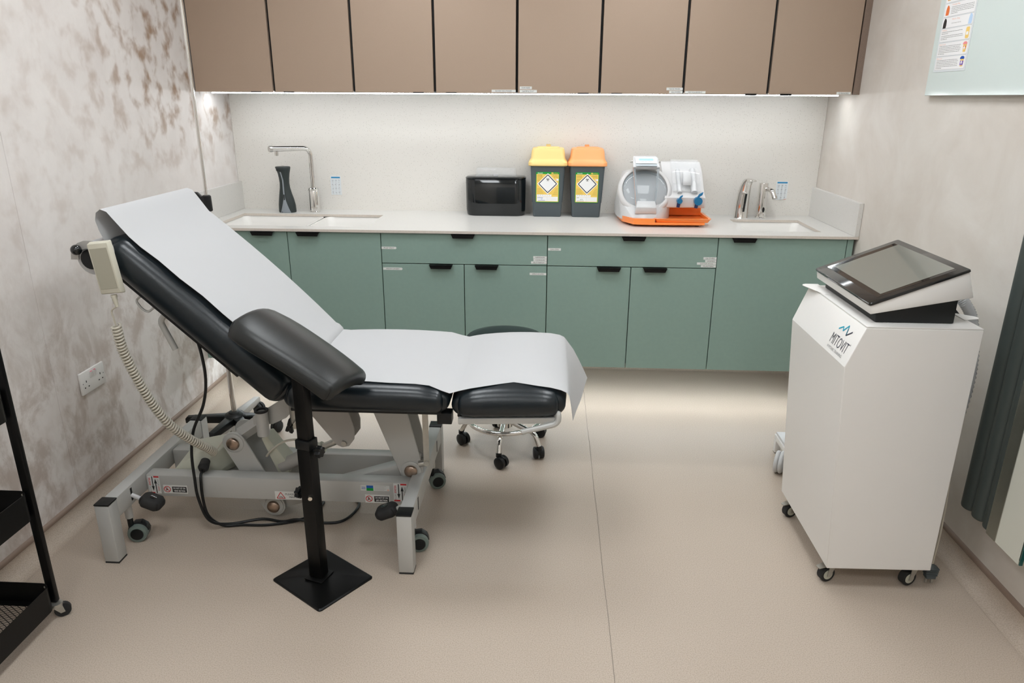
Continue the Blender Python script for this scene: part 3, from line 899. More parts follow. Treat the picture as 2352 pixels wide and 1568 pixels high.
def bench_device():
    t = thing('skin_treatment_unit', 'white and orange bench machine with round clear porthole and blue taps', 'machine', (2.29, -.24, Z0))
    # orange base tray
    base = [(2.135, -.435), (2.215, -.440), (2.480, -.430), (2.487, -.06), (2.09, -.06), (2.075, -.20), (2.088, -.345)]
    inn = [(2.15, -.415), (2.22, -.425), (2.465, -.415), (2.472, -.08), (2.11, -.08), (2.10, -.20), (2.108, -.335)]
    lipp = [(2.135, -.435), (2.215, -.440), (2.238, -.4385), (2.238, -.06), (2.09, -.06), (2.075, -.20), (2.088, -.345)]
    mk('base', MB().add(loft([[(x, y, Z0+.006) for x, y in inn], [(x, y, Z0+.012) for x, y in base], [(x*1.0, y, Z0+.022) for x, y in base]]), 'orange_plastic').add(loft([[(x, y, Z0+z) for x, y in lipp] for z in (.0222, .0400)]), 'orange_plastic'), t)
    for x, y in ((2.13, -.36), (2.45, -.39), (2.45, -.1), (2.12, -.1)):
        mk('foot', MB().add(cyl((x, y, Z0), (x, y, Z0+.0065), .010, .009, 12), 'black_rubber'), t)
    # drip tray with raised rim
    x0, x1, y0, y1 = 2.236, 2.508, -.4385, -.205
    tr = MB()
    rings = []
    for ins, z in ((.010, .0225), (.004, .034), (-.002, .0415), (.010, .0415), (.013, .036), (.016, .0265)):
        rings.append([(x, y, Z0+z) for x, y in rrect((x0+x1)/2, (y0+y1)/2, (x1-x0)/2-ins, (y1-y0)/2-ins, .012, 4)])
    tr.add(loft(rings), 'orange_plastic')
    tr.add(box(x0+.012, x1-.012, -.2345, -.2305, Z0+.030, Z0+.0795, .001, 1), 'orange_plastic')
    mk('drip_tray', tr, t)
    # drum housing: a tilted round mouth blended into the skirt
    n = Vector((0, -math.cos(R(33)), math.sin(R(33)))); c = Vector((2.195, -.300, Z0+.158)); ux = Vector((1, 0, 0)); uy = n.cross(ux)*-1
    uy = Vector((0, math.sin(R(33)), math.cos(R(33))))
    circ = lambda r, d, k=40, sy=1.: [c+n*d+(ux*math.cos(2*math.pi*i/k)+uy*math.sin(2*math.pi*i/k)*sy)*r for i in range(k)]
    skirt = [(2.145, -.425), (2.222, -.432), (2.285, -.37), (2.325, -.30), (2.335, -.07), (2.07, -.07), (2.068, -.22), (2.085, -.34)]
    pts = circ(.133, -.004)+[Vector((x, y, Z0+.0225)) for x, y in skirt]+[Vector((x, y, Z0+.065)) for x, y in skirt[3:7]]+[Vector((2.10, -.10, Z0+.235)), Vector((2.28, -.10, Z0+.235))]
    mk('drum_housing', MB().add(hull(pts), 'white_plastic'), t, ang=28)
    ring = MB()
    prof = [(.133, -.004), (.134, .006), (.128, .016), (.117, .021), (.112, .019), (.110, .010), (.110, .0)]
    vs = []; k = 48
    for r, d in prof: vs += circ(r, d, k)
    fs = [(a*k+i, a*k+(i+1) % k, (a+1)*k+(i+1) % k, (a+1)*k+i) for a in range(len(prof)-1) for i in range(k)]
    ring.add(fixn((vs, fs)), 'pink_white')
    mk('mouth_ring', ring, t, ang=50)
    mk('drum_back', MB().add(loft([circ(.110, -.003, k), circ(.110, .001, k)]), 'dome_inside'), t)
    ins = MB()
    for dx, dy in ((-.018, -.012), (.012, -.012)):
        p = c+ux*dx+uy*dy
        ins.add(cyl(p, p+n*.006, .0045, .0045, 14), 'hole')
    for dx, dy, w, h in ((-.055, -.045, .02, .02), (.0, -.042, .055, .02), (.045, -.046, .02, .016)):
        p = c+ux*dx+uy*dy
        ins.add(box(-w/2, w/2, -h/2, h/2, 0, .012, .003), 'white_plastic', Matrix(((1, 0, 0, p.x), (0, uy.y, n.y, p.y), (0, uy.z, n.z, p.z), (0, 0, 0, 1))))
    mk('treatment_nozzles', ins, t)
    # clear domed door
    vs = []
    for a in range(7):
        f = a/6; vs += circ(.109*math.cos(f*R(86)), .012+.030*math.sin(f*R(86)), k)
    fs = [(a*k+i, a*k+(i+1) % k, (a+1)*k+(i+1) % k, (a+1)*k+i) for a in range(6) for i in range(k)] + [tuple(range(6*k, 7*k))]
    mk('porthole_door', MB().add(fixn((vs, fs)), 'clear_dome'), t, ang=60)
    # strap frame over the porthole, with screen head at the top and latch at the foot
    D_ = Matrix(((1, 0, 0, c.x), (0, uy.y, n.y, c.y), (0, uy.z, n.z, c.z), (0, 0, 0, 1)))   # local x, up the face, out of it
    fr = MB()
    for s in (-1, 1):
        fr.add(hull([D_ @ Vector(p) for p in ((s*.048, -.10, .045), (s*.040, -.10, .045), (s*.064, .085, .075), (s*.054, .085, .075), (s*.048, -.10, .052), (s*.040, -.10, .052), (s*.064, .085, .084), (s*.054, .085, .084))]), 'clear_dome')
        fr.add(hull([D_ @ Vector(p) for p in ((s*.0482, -.10, .044), (s*.0642, .085, .074), (s*.0482, -.10, .0525), (s*.0642, .085, .0845), (s*.0492, -.10, .048), (s*.0652, .085, .08))]), 'salmon' if s < 0 else 'white_plastic')
    mk('door_strap', fr, t)
    mk('latch', MB().add(hull([D_ @ Vector(p) for p in ((-.046, -.082, .03), (.046, -.082, .03), (-.043, -.082, .058), (.043, -.082, .058), (-.052, -.135, .028), (.052, -.135, .028), (-.050, -.118, .058), (.050, -.118, .058), (-.052, -.140, .034), (.052, -.140, .034))], .003), 'white_plastic'), t)
    hd = MB()
    hx = lambda w, u, d: D_ @ Vector((w, u, d))
    hd.add(hull([hx(s*w, u, d) for s in (-1, 1) for w, u, d in ((.066, .082, .070), (.066, .082, .088), (.058, .175, .030), (.062, .150, .060), (.054, .185, .010), (.060, .10, .03))], .005), 'white_plastic')
    mk('screen_head', hd, t)
    a, b_ = hx(0, .082, .088), hx(0, .150, .060)
    upv = (b_-a).normalized(); SM = plane_M(a+upv*.002, (1, 0, 0), upv)
    sc = MB()
    sc.add(quad(-.052, .052, .020, .066, .0065), 'label_bluewhite', SM)
    sc.add(quad(-.034, .034, .040, .056, .0072), 'lcd_blue', SM)
    for s in (-1, 1): sc.add(poly([(s*.034, .050), (s*.047, .045), (s*.034, .0465)][::s], .0072), 'lcd_blue', SM)
    sc.add(text_w('MAGELLAN', .054, .006, .0), 'ink_grey', SM @ Matrix.Translation((0, .031, .0074)))
    sc.add(quad(-.052, .052, -.001, .016, .0066), 'dome_inside', SM)
    mk('screen', sc, t)
    hk = MB()
    for s in (-1, 1): hk.add(cyl(hx(s*.062, .135, .045), hx(s*.075, .135, .045), .007, .005, 12), 'chrome')
    mk('hinge_pin', hk, t)
    # bottle module on the right
    prof = [(-.06, .0225), (-.06, .285), (-.135, .285), (-.20, .245), (-.30, .150), (-.345, .132), (-.345, .085), (-.34, .0820), (-.23, .0800), (-.225, .0545), (-.21, .054), (-.20, .0225)]
    mk('bottle_module', MB().add(prism([(y, Z0+z) for y, z in prof], 'x', 2.29, 2.492, .004), 'pink_white'), t)
    tb = MB()
    tb.add(hull([Vector((x, y, Z0+z)) for x in (2.335, 2.475) for y, z in ((-.150, .283), (-.205, .245), (-.30, .154), (-.315, .160), (-.225, .268), (-.165, .300), (-.140, .300))], .006), 'clear_plastic')
    mk('bottle_cover', tb, t)
    bt = MB()
    for x, r in ((2.368, .014), (2.440, .020)):
        bt.add(cyl((x, -.20, Z0+.2475+r*.2), (x, -.315, Z0+.148+r*.2), r*.8, r*.8, 18), 'white_plastic')
    mk('bottle', bt, t)
    mk('cover_clip', MB().add(hull([Vector((x, y, Z0+z)) for x in (2.384, 2.424) for y, z in ((-.250, .236), (-.262, .250), (-.292, .208), (-.296, .186), (-.285, .188))], .003), 'white_plastic'), t)
    for x, r in ((2.362, .013), (2.452, .020)):
        v = MB()
        zc = Z0+.118
        v.add(cyl((x, -.3455, zc), (x, -.372, zc), r, r, 18), 'blue_valve')
        v.add(hull([Vector(p) for p in ((x-r*.6, -.352, zc+r*.4), (x+r*.9, -.352, zc+r*1.5), (x+r*.9, -.366, zc+r*1.5), (x-r*.6, -.366, zc+r*.4), (x+r*1.1, -.352, zc+r*2.2), (x+r*1.1, -.366, zc+r*2.2), (x+r*.2, -.352, zc+r*1.7), (x+r*.2, -.366, zc+r*1.7))], .001), 'blue_valve')
        v.add(cyl((x-r*.2, -.360, zc-r*.4), (x-r*.4, -.360, zc-r*.4-.026), .008, .0085, 16), 'navy')
        mk('valve', v, t, ang=40)
bench_device()

def sensor_soap():
    t = thing('soap_dispenser', 'chrome automatic soap dispenser with hooked top between orange machine and right tap', 'dispenser', (2.735, -.095, Z0))
    def ring(cx, cy, z, rx, ry, k=24): return [(cx+rx*math.cos(2*math.pi*i/k), cy+ry*math.sin(2*math.pi*i/k), Z0+z) for i in range(k)]
    mk('body', MB().add(loft([ring(2.735, -.095, 0, .037, .036), ring(2.735, -.095, .004, .0355, .034), ring(2.736, -.096, .06, .0345, .032), ring(2.739, -.097, .12, .032, .030), ring(2.744, -.10, .165, .028, .028), ring(2.749, -.112, .192, .026, .034), ring(2.752, -.125, .202, .023, .036), ring(2.753, -.130, .2045, .016, .028)]), 'chrome'), t, ang=60)
    mk('spout', MB().add(hull([Vector((x, y, Z0+z)) for x, y, z in ((2.732, -.13, .190), (2.774, -.13, .190), (2.738, -.195, .196), (2.772, -.195, .196), (2.738, -.195, .204), (2.772, -.195, .204), (2.732, -.12, .204), (2.774, -.12, .204))], .004), 'chrome'), t)
    mk('sensor_window', MB().add(hull([Vector(p) for p in ((2.732, -.131, Z0+.035), (2.742, -.131, Z0+.035), (2.738, -.132, Z0+.128), (2.748, -.132, Z0+.128), (2.732, -.126, Z0+.035), (2.742, -.126, Z0+.035), (2.738, -.123, Z0+.128), (2.748, -.123, Z0+.128))]), 'black_gloss'), t)
sensor_soap()
def sensor_tap():
    t = thing('sensor_tap', 'short chrome sensor tap behind the small right hand sink', 'tap', (2.837, -.095, Z0))
    mk('tap_body', MB().add(lathe([(.0285, 0), (.0285, .003), (.0255, .006), (.0245, .176), (.0235, .1805), (.016, .1815)], (2.837, -.095, Z0), 32), 'chrome'), t)
    mk('spout', MB().add(tube(bend([(2.845, -.105, Z0+.150), (2.868, -.150, Z0+.150), (2.876, -.168, Z0+.118)], .02, 6), .012, 16), 'chrome'), t)
    mk('aerator', MB().add(cyl((2.876, -.168, Z0+.119), (2.8785, -.1735, Z0+.110), .0125, .0125, 16), 'brush_metal'), t)
    mk('sensor_window', MB().add(loft([[(2.842+.006*math.cos(a), y, Z0+.045+.014*math.sin(a)) for a in [2*math.pi*i/16 for i in range(16)]] for y in (-.1215, -.117)]), 'black_gloss'), t)
sensor_tap()

# ================================================================== WALL FITTINGS
def socket():
    t = thing('wall_socket', 'white double power socket with two red-tipped switches low on left wall', 'socket', (0, -1.518, .436))
    y0, y1, z0, z1 = -1.591, -1.445, .436, .522
    mk('face_plate', MB().add(box(.0004, .0095, y0, y1, z0, z1, .003, 2), 'socket_white'), t)
    X_ = .0096
    for s in (-1, 1):
        cy = -1.518+s*.0105
        r = mk('rocker_switch', MB().add(hull([Vector((x, cy+dy, z)) for dy in (-.0075, .0075) for x, z in ((X_, .488), (X_, .512), (X_+.006, .512), (X_+.0015, .488))]), 'socket_white'), t)
        mk('red_tip', MB().add(box(X_+.0005, X_+.005, cy-.005, cy+.005, .5121, .5128), 'pinkred'), r)
    h = MB()
    for s in (-1, 1):
        cy = -1.518+s*.043
        h.add(box(X_-.001, X_+.0003, cy-.002, cy+.002, .479, .487), 'hole')
        for q in (-1, 1): h.add(box(X_-.001, X_+.0003, cy+q*.011-.0032, cy+q*.011+.0032, .459, .463), 'hole')
        h.add(cyl((X_-.001, cy+s*.0195, .479), (X_+.0003, cy+s*.0195, .479), .0024, .0024, 10), 'ink_grey')
    mk('pin_holes', h, t)
socket()

def glass_board():
    t = thing('glass_board', 'pale green glass writing board hung high on the right wall', 'board', (W, -1.7, 1.508))
    mk('glass_sheet', MB().add(box(W-.022, W-.014, -1.80, -1.044, 1.510, 2.10, .001, 1), 'glass_board'), t)
    mk('standoff', MB().add(cyl((W-.014, -1.09, 1.56), (W-.0005, -1.09, 1.56), .008), 'chrome').add(cyl((W-.014, -1.75, 1.56), (W-.0005, -1.75, 1.56), .008), 'chrome').add(cyl((W-.014, -1.09, 2.05), (W-.0005, -1.09, 2.05), .008), 'chrome').add(cyl((W-.014, -1.75, 2.05), (W-.0005, -1.75, 2.05), .008), 'chrome'), t)
    # waste chart taped on the glass; text runs towards the viewer (-y)
    c_ = thing('waste_chart', 'white paper chart of coloured waste bags and bins taped on the glass board', 'chart', (W-.0225, -1.185, 1.59))
    w, h = .212, .30
    M = plane_M((W-.0228, -1.080, 1.590), (0, -1, 0), (0, 0, 1))
    sh = MB().add(([M @ v for v in box(0, w, 0, h, -.0005, .0002)[0]], box(0, w, 0, h, -.0005, .0002)[1]), 'label_bluewhite')
    rows = [0.006, .052, .099, .145, .182, .228, .275]
    def pan(z0, z1):
        sh.add(poly(rrect(w/2, (z0+z1)/2, w/2-.006, (z1-z0)/2-.001, .005, 3), .0004), 'ink_faint', M)
        sh.add(poly(rrect(w/2, (z0+z1)/2, w/2-.0068, (z1-z0)/2-.0018, .0045, 3), .0006), 'white_ink', M)
    rt_ = random.Random(5)
    def lines(x0, x1, z0, n_, dz=.0052):
        for k in range(n_):
            x = x0; end = x1 if k < n_-1 else x0+(x1-x0)*.3
            while x < end-.004:
                l = rt_.uniform(.004, .011)
                sh.add(quad(x, min(x+l, end), z0-k*dz, z0-k*dz+.0015, .0009), 'ink_grey', M); x += l+.0018
    for i in range(6): pan(rows[i], rows[i+1])
    sh.add(text_w('Blue Lid', .034, .0045), 'salmon', M @ Matrix.Translation((.030, .045, .0009)))
    sh.add(text_w('Red Lid', .040, .0045), 'salmon', M @ Matrix.Translation((.034, .092, .0009)))
    sh.add(text_w('Yellow', .034, .0045), 'salmon', M @ Matrix.Translation((.030, .139, .0009)))
    sh.add(text_w('Black Bag', .05, .0045), 'salmon', M @ Matrix.Translation((.095, .173, .0009)))
    sh.add(text_w('Use for domestic waste only', .062, .0038), 'ink_grey', M @ Matrix.Translation((.100, .160, .0009)))
    sh.add(text_w('Orange Bag', .05, .0045), 'salmon', M @ Matrix.Translation((.078, .221, .0009)))
    lines(.014, .158, .038, 6); lines(.014, .160, .085, 6); lines(.014, .156, .132, 2); lines(.014, .160, .119, 3)
    lines(.052, .196, .212, 5); lines(.052, .196, .262, 5)
    def icon(x, z, parts):
        for q, (p, m_) in enumerate(parts): sh.add(poly([(x+a, z+b_) for a, b_ in p], .0010+.0003*q), m_, M)
    bag = [(-.011, -.016), (.009, -.016), (.011, -.006), (.010, .008), (.004, .015), (-.003, .017), (-.008, .010), (-.011, 0)]
    tub = [(-.008, -.016), (.008, -.016), (.011, .008), (-.011, .008)]
    lid = [(-.013, .008), (.013, .008), (.013, .013), (.006, .017), (-.006, .017), (-.013, .013)]
    dia = [(0, -.010), (.006, -.003), (0, .004), (-.006, -.003)]
    icon(.185, .030, [(tub, 'sb_yellow'), ([(-.010, -.012), (.009, -.012), (.0105, .002), (-.0105, .002)], 'sb_purple'), (lid, 'sb_deepblue'), (dia, 'white_ink')])
    icon(.186, .076, [(tub, 'sb_yellow'), ([(-.007, -.006), (.008, -.006), (.009, .003), (-.008, .003)], 'sb_orange'), (lid, 'sb_pink'), (dia, 'white_ink')])
    icon(.186, .121, [(poly and rrect(0, 0, .011, .018, .005, 3), 'sb_yellow'), ([(-.007, -.007), (.007, -.007), (.007, .003), (-.007, .003)], 'white_ink')])
    icon(.190, .164, [(bag, 'sb_blue')]); icon(.024, .162, [(bag, 'ink')]); icon(.028, .204, [(bag, 'sb_orange')]); icon(.026, .252, [(bag, 'sb_brown')])
    mk('printed_sheet', sh, c_, ang=10)
glass_board()

def radiator():
    t = thing('radiator', 'tall dark grey vertical tube radiator with a mirror strip on the right wall', 'radiator', (W, -2.2, .235))
    ys = [-1.901, -1.961, -2.021] + [-2.264-.060*k for k in range(3)]
    XC = 3.076
    for y in ys:
        mb = MB().add(loft([[(XC+.021*sc*math.cos(a), y+.0288*sc*math.sin(a), z) for a in [2*math.pi*i/20 for i in range(20)]] for z, sc in ((.268, .75), (.271, .95), (.277, 1), (1.944, 1), (1.95, .95), (1.953, .75))]), 'radiator_grey')
        mk('tube', mb, t, ang=50)
    for z in (.33, 1.86): mk('header_rail', MB().add(box(3.0985, 3.120, -2.42, -1.875, z, z+.035, .005), 'radiator_grey'), t)
    for y in (-1.95, -2.33):
        for z in (.3475, 1.8775): mk('wall_bracket', MB().add(cyl((3.1205, y, z), (W-.0005, y, z), .012), 'radiator_grey'), t)
    mk('mirror_panel', MB().add(box(3.040, 3.0435, -2.212, -2.056, .278, 1.94), 'mirror').add(box(3.0436, 3.052, -2.214, -2.054, .276, 1.942), 'mirror_edge'), t, label='narrow mirror strip')
    for z in (.31, 1.83): mk('mirror_mount', MB().add(box(3.0521, 3.0984, -2.17, -2.11, z, z+.06, .002), 'radiator_grey'), t)
radiator()

# ================================================================== WHITE TRAINING MACHINE
def castor(mb_bracket, mb_wheel, x, y, r, h, rz, wm='black_rubber', bm='zinc', w=.022, hub='white_plastic', twin=False):
    """swivel castor: stem plate at height h, wheel of radius r touching the floor, trailing towards rz"""
    d = Vector((math.cos(rz), math.sin(rz), 0)); s = Vector((-d.y, d.x, 0))
    c = Vector((x, y, 0))+d*r*.55; c.z = r+.0006
    mb_wheel.add(cyl(c-s*w/2, c+s*w/2, r, r, 22), wm)
    mb_wheel.add(cyl(c-s*(w/2+.001), c+s*(w/2+.001), r*.66, r*.66, 18), hub)
    top = Vector((x, y, h))
    for k in (-1, 1):
        o_ = s*k*(w/2+.004)
        mb_bracket.add(hull([p+o_+s*q for q in (-.0012, .0012) for p in (c+d*.006+Vector((0, 0, -.004)), c-d*.006+Vector((0, 0, -.006)), top+d*.014-Vector((0, 0, .008)), top-d*.012-Vector((0, 0, .008)))]), bm)
    mb_bracket.add(cyl(top-Vector((0, 0, .010)), top, .017, .017, 16), bm)
def console():
    t = thing('treatment_console', 'white floor-standing machine on castors with a tilted black touchscreen', 'machine', (2.78, -1.74, 0))
    y0, y1 = -1.98, -1.502
    prof = [(2.632, .079), (2.585, .763), (2.628, .8825), (2.951, .8825), (2.954, .084)]
    mk('cabinet_shell', MB().add(prism(prof, 'y', y0, y1, .0022, 2), 'white_paint'), t, ang=20)
    mb = MB().add(hull([Vector((x, y, z)) for z in (.8835, .8865) for x, y in ((2.629, y0+.001), (2.950, y0+.001), (2.950, y1), (2.629, y1))]), 'white_paint')
    mb.add(loft([[(2.600+(x-2.600)*1, y, z) for x, y in ((2.635, -1.63), (2.604, -1.52), (2.602, -1.508), (2.606, -1.497), (2.618, -1.490), (2.66, -1.490), (2.66, -1.63))] for z in (.8868, .8884)]), 'white_paint')
    mb.add(loft([[(x, y, z) for x, y in ((2.94, -1.90), (2.985, -1.885), (2.992, -1.878), (2.994, -1.868), (2.988, -1.858), (2.94, -1.82))] for z in (.8868, .8884)]), 'white_paint')
    mk('top_plate', mb, t)
    # wedge base and screen housing
    A, B_, C_, D_ = (2.645, -1.9515, .914), (2.9215, -1.9515, .968), (2.9215, -1.513, .968), (2.645, -1.513, .914)
    und = lambda x: .914+(x-2.645)*(.968-.914)/(.2765)
    xa, xb, ya, yb = 2.668, 2.890, -1.936, -1.535
    mk('wedge_base', MB().add(hull([Vector((x, y, .887)) for x in (xa, xb) for y in (ya, yb)]+[Vector((x, y, und(x)-.001)) for x in (xa, xb) for y in (ya, yb)], .004), 'black_plastic'), t)
    T = [(2.641, -1.953, .941), (2.8955, -1.953, 1.0435), (2.8955, -1.511, 1.0435), (2.641, -1.511, .941)]
    mk('screen_housing', MB().add(hull([Vector(p) for p in (A, B_, C_, D_)]+[Vector(p) for p in T], .004), 'white_paint'), t)
    # glass front
    xd = Vector((2.8955-2.641, 0, 1.0435-.941)).normalized()
    L_ = math.hypot(2.8955-2.641, 1.0435-.941)
    M = plane_M((2.641, -1.953, .9418), xd, (0, 1, 0))
    bz = rrect(L_/2, .221, L_/2+.003, .224, .008, 4)
    bl = MB(); bl.add(loft([[(x, y, z) for x, y in bz] for z in (0, .005)]+[[(L_/2+(x-L_/2)*.985, .221+(y-.221)*.99, .0068) for x, y in bz]]), 'bezel_black', M)
    f = mk('screen_bezel', bl, t)
    mk('touchscreen', MB().add(poly(rrect(L_/2+.004, .221, L_/2-.026, .196, .003, 2), .0071), 'screen_glass', M).add(quad(.046, L_-.020, .040, .392, .0074), 'screen_display', M), t, label='dark glossy screen, switched off')
    # logo on the sloping front panel
    n_ = Vector((.043, 0, .1195)).normalized()
    M = plane_M(Vector((2.585, 0, .763))-Vector((n_.z, 0, -n_.x))*.0006, (0, -1, 0), n_)
    lg = MB()
    k = lambda pts: poly(pts, .0004)
    for p, q, m_ in (((1.838, .078), (1.862, .092), 'logo_cyan'), ((1.862, .092), (1.868, .080), 'logo_cyan'), ((1.868, .080), (1.890, .104), 'logo_cyan'), ((1.890, .104), (1.897, .076), 'logo_cyan'),
                     ((1.893, .094), (1.897, .074), 'logo_navy'), ((1.897, .074), (1.925, .094), 'logo_navy')):
        lg.add(line2(p, q, .0042, .0004), m_, M)
    lg.add(text_w('MITOVIT', .124, .034, -.012), 'logo_navy', M @ Matrix.Translation((1.884, .045, .0004)))
    lg.add(text_w('®', .005, .005), 'logo_navy', M @ Matrix.Translation((1.951, .060, .0004)))
    lg.add(text_w('HYPOXIC TRAINING', .112, .0085, -.005), 'ink_grey', M @ Matrix.Translation((1.880, .0165, .0004)))
    mk('logo', lg, t, ang=10)
    # castors
    for i, (x, y, rz) in enumerate(((2.668, -1.925, R(200)), (2.925, -1.93, R(200)), (2.668, -1.545, R(200)), (2.915, -1.545, R(-70)))):
        br, wh = MB(), MB()
        castor(br, wh, x, y, .026, .0788, rz, hub='control_plastic')
        c_ = mk('castor', br, t)
        mk('wheel', wh, c_)
        if i != 1:
            dd = Vector((math.cos(rz), math.sin(rz), 0)); p = Vector((x, y, .058))
            ss = Vector((-dd.y, dd.x, 0))
            mk('brake_tab', MB().add(hull([p+dd*.02+ss*q+Vector((0, 0, z)) for q in (-.012, .012) for z in (0, .003)]+[p+dd*.05+ss*q+Vector((0, 0, z-.004)) for q in (-.009, .009) for z in (0, .003)]), 'zinc'), c_)
    # corrugated hose and hanging mains lead
    pts = smooth([(2.895, -1.64, .905), (2.94, -1.69, .930), (2.985, -1.735, .925), (3.020, -1.75, .895), (3.052, -1.752, .835), (3.076, -1.752, .72), (3.080, -1.752, .60), (3.062, -1.75, .45), (3.03, -1.74, .31), (2.985, -1.70, .24)], 16)
    rad = [.0175 if i % 2 else .0145 for i in range(len(pts))]
    mk('corrugated_hose', MB().add(tube(pts, .016, 12, radii=rad), 'hose_clear'), t, ang=80)
    mk('inner_cable', MB().add(tube(smooth([(2.89, -1.66, .8965), (2.94, -1.71, .8975), (2.985, -1.765, .875), (3.02, -1.785, .80), (3.045, -1.785, .68), (3.045, -1.78, .58)], 6), .006, 8), 'black_plastic'), t)
    pl = mk('mains_lead', MB().add(tube(smooth([(2.957, -1.80, .78), (2.972, -1.86, .62), (2.985, -1.915, .42), (2.988, -1.93, .22), (2.986, -1.93, .075)], 6), .0032, 8), 'cream_cable'), t)
    pg = MB()
    pg.add(lathe([(.006, .076), (.012, .068), (.017, .064)], (2.985, -1.93, 0), 16), 'bin_grey')
    for k in range(4): pg.add(box(2.985-.021+.001*k, 2.985+.021-.001*k, -1.943, -1.917, .0575-.0075*k, .0635-.0075*k, .002), 'bin_grey')
    pg.add(box(2.970, 3.0, -1.942, -1.918, .024, .036, .002), 'bin_grey')
    for dx in (-.009, .009): pg.add(box(2.985+dx-.003, 2.985+dx+.003, -1.933, -1.927, .004, .024), 'zinc')
    mk('mains_plug', pg, t, label='grey mains plug hanging just above the floor')
console()

# white low stand and a white hose ring, half hidden behind the console
def low_stand():
    t = thing('low_stand', 'low white square-tube stand mostly hidden behind the white console', 'stand', (2.88, -1.19, 0))
    x0, x1, y0, y1, h, w = 2.748, 3.02, -1.365, -1.012, .085, .025
    for x in (x0, x1-w):
        for y in (y0, y1-w):
            l = mk('leg', MB().add(box(x, x+w, y, y+w, .003, h-w, .001), 'white_paint'), t)
            mk('foot_cap', MB().add(box(x+.001, x+w-.001, y+.001, y+w-.001, 0, .0029), 'black_rubber'), l)
    mk('frame', MB().add(box(x0, x1, y0, y0+w, h-w+.0005, h, .001), 'white_paint').add(box(x0, x1, y1-w, y1, h-w+.0005, h, .001), 'white_paint').add(box(x0, x0+w, y0+w, y1-w, h-w+.0005, h, .001), 'white_paint').add(box(x1-w, x1, y0+w, y1-w, h-w+.0005, h, .001), 'white_paint'), t)
    mk('platform', MB().add(box(x0+.004, x1-.004, y0+.004, y1-.004, h+.0005, h+.012, .003), 'white_plastic'), t)
low_stand()
def hose_ring():
    pts = [(2.722+.005*math.cos(a)*0+.040*math.cos(a)*.45, -1.215+.036*math.cos(a)*.9, .050+.040*math.sin(a)) for a in [2*math.pi*i/28 for i in range(28)]]
    pts2 = [(p[0]-.016, p[1]+.008, p[2]-.001) for p in pts]
    mk('hose_coil', MB().add(tube(pts, .0095, 10, closed=True), 'white_plastic').add(tube(pts2, .0085, 10, closed=True), 'white_plastic'), label='coil of thick white hose on the floor behind white console', cat='hose', ang=60)
hose_ring()

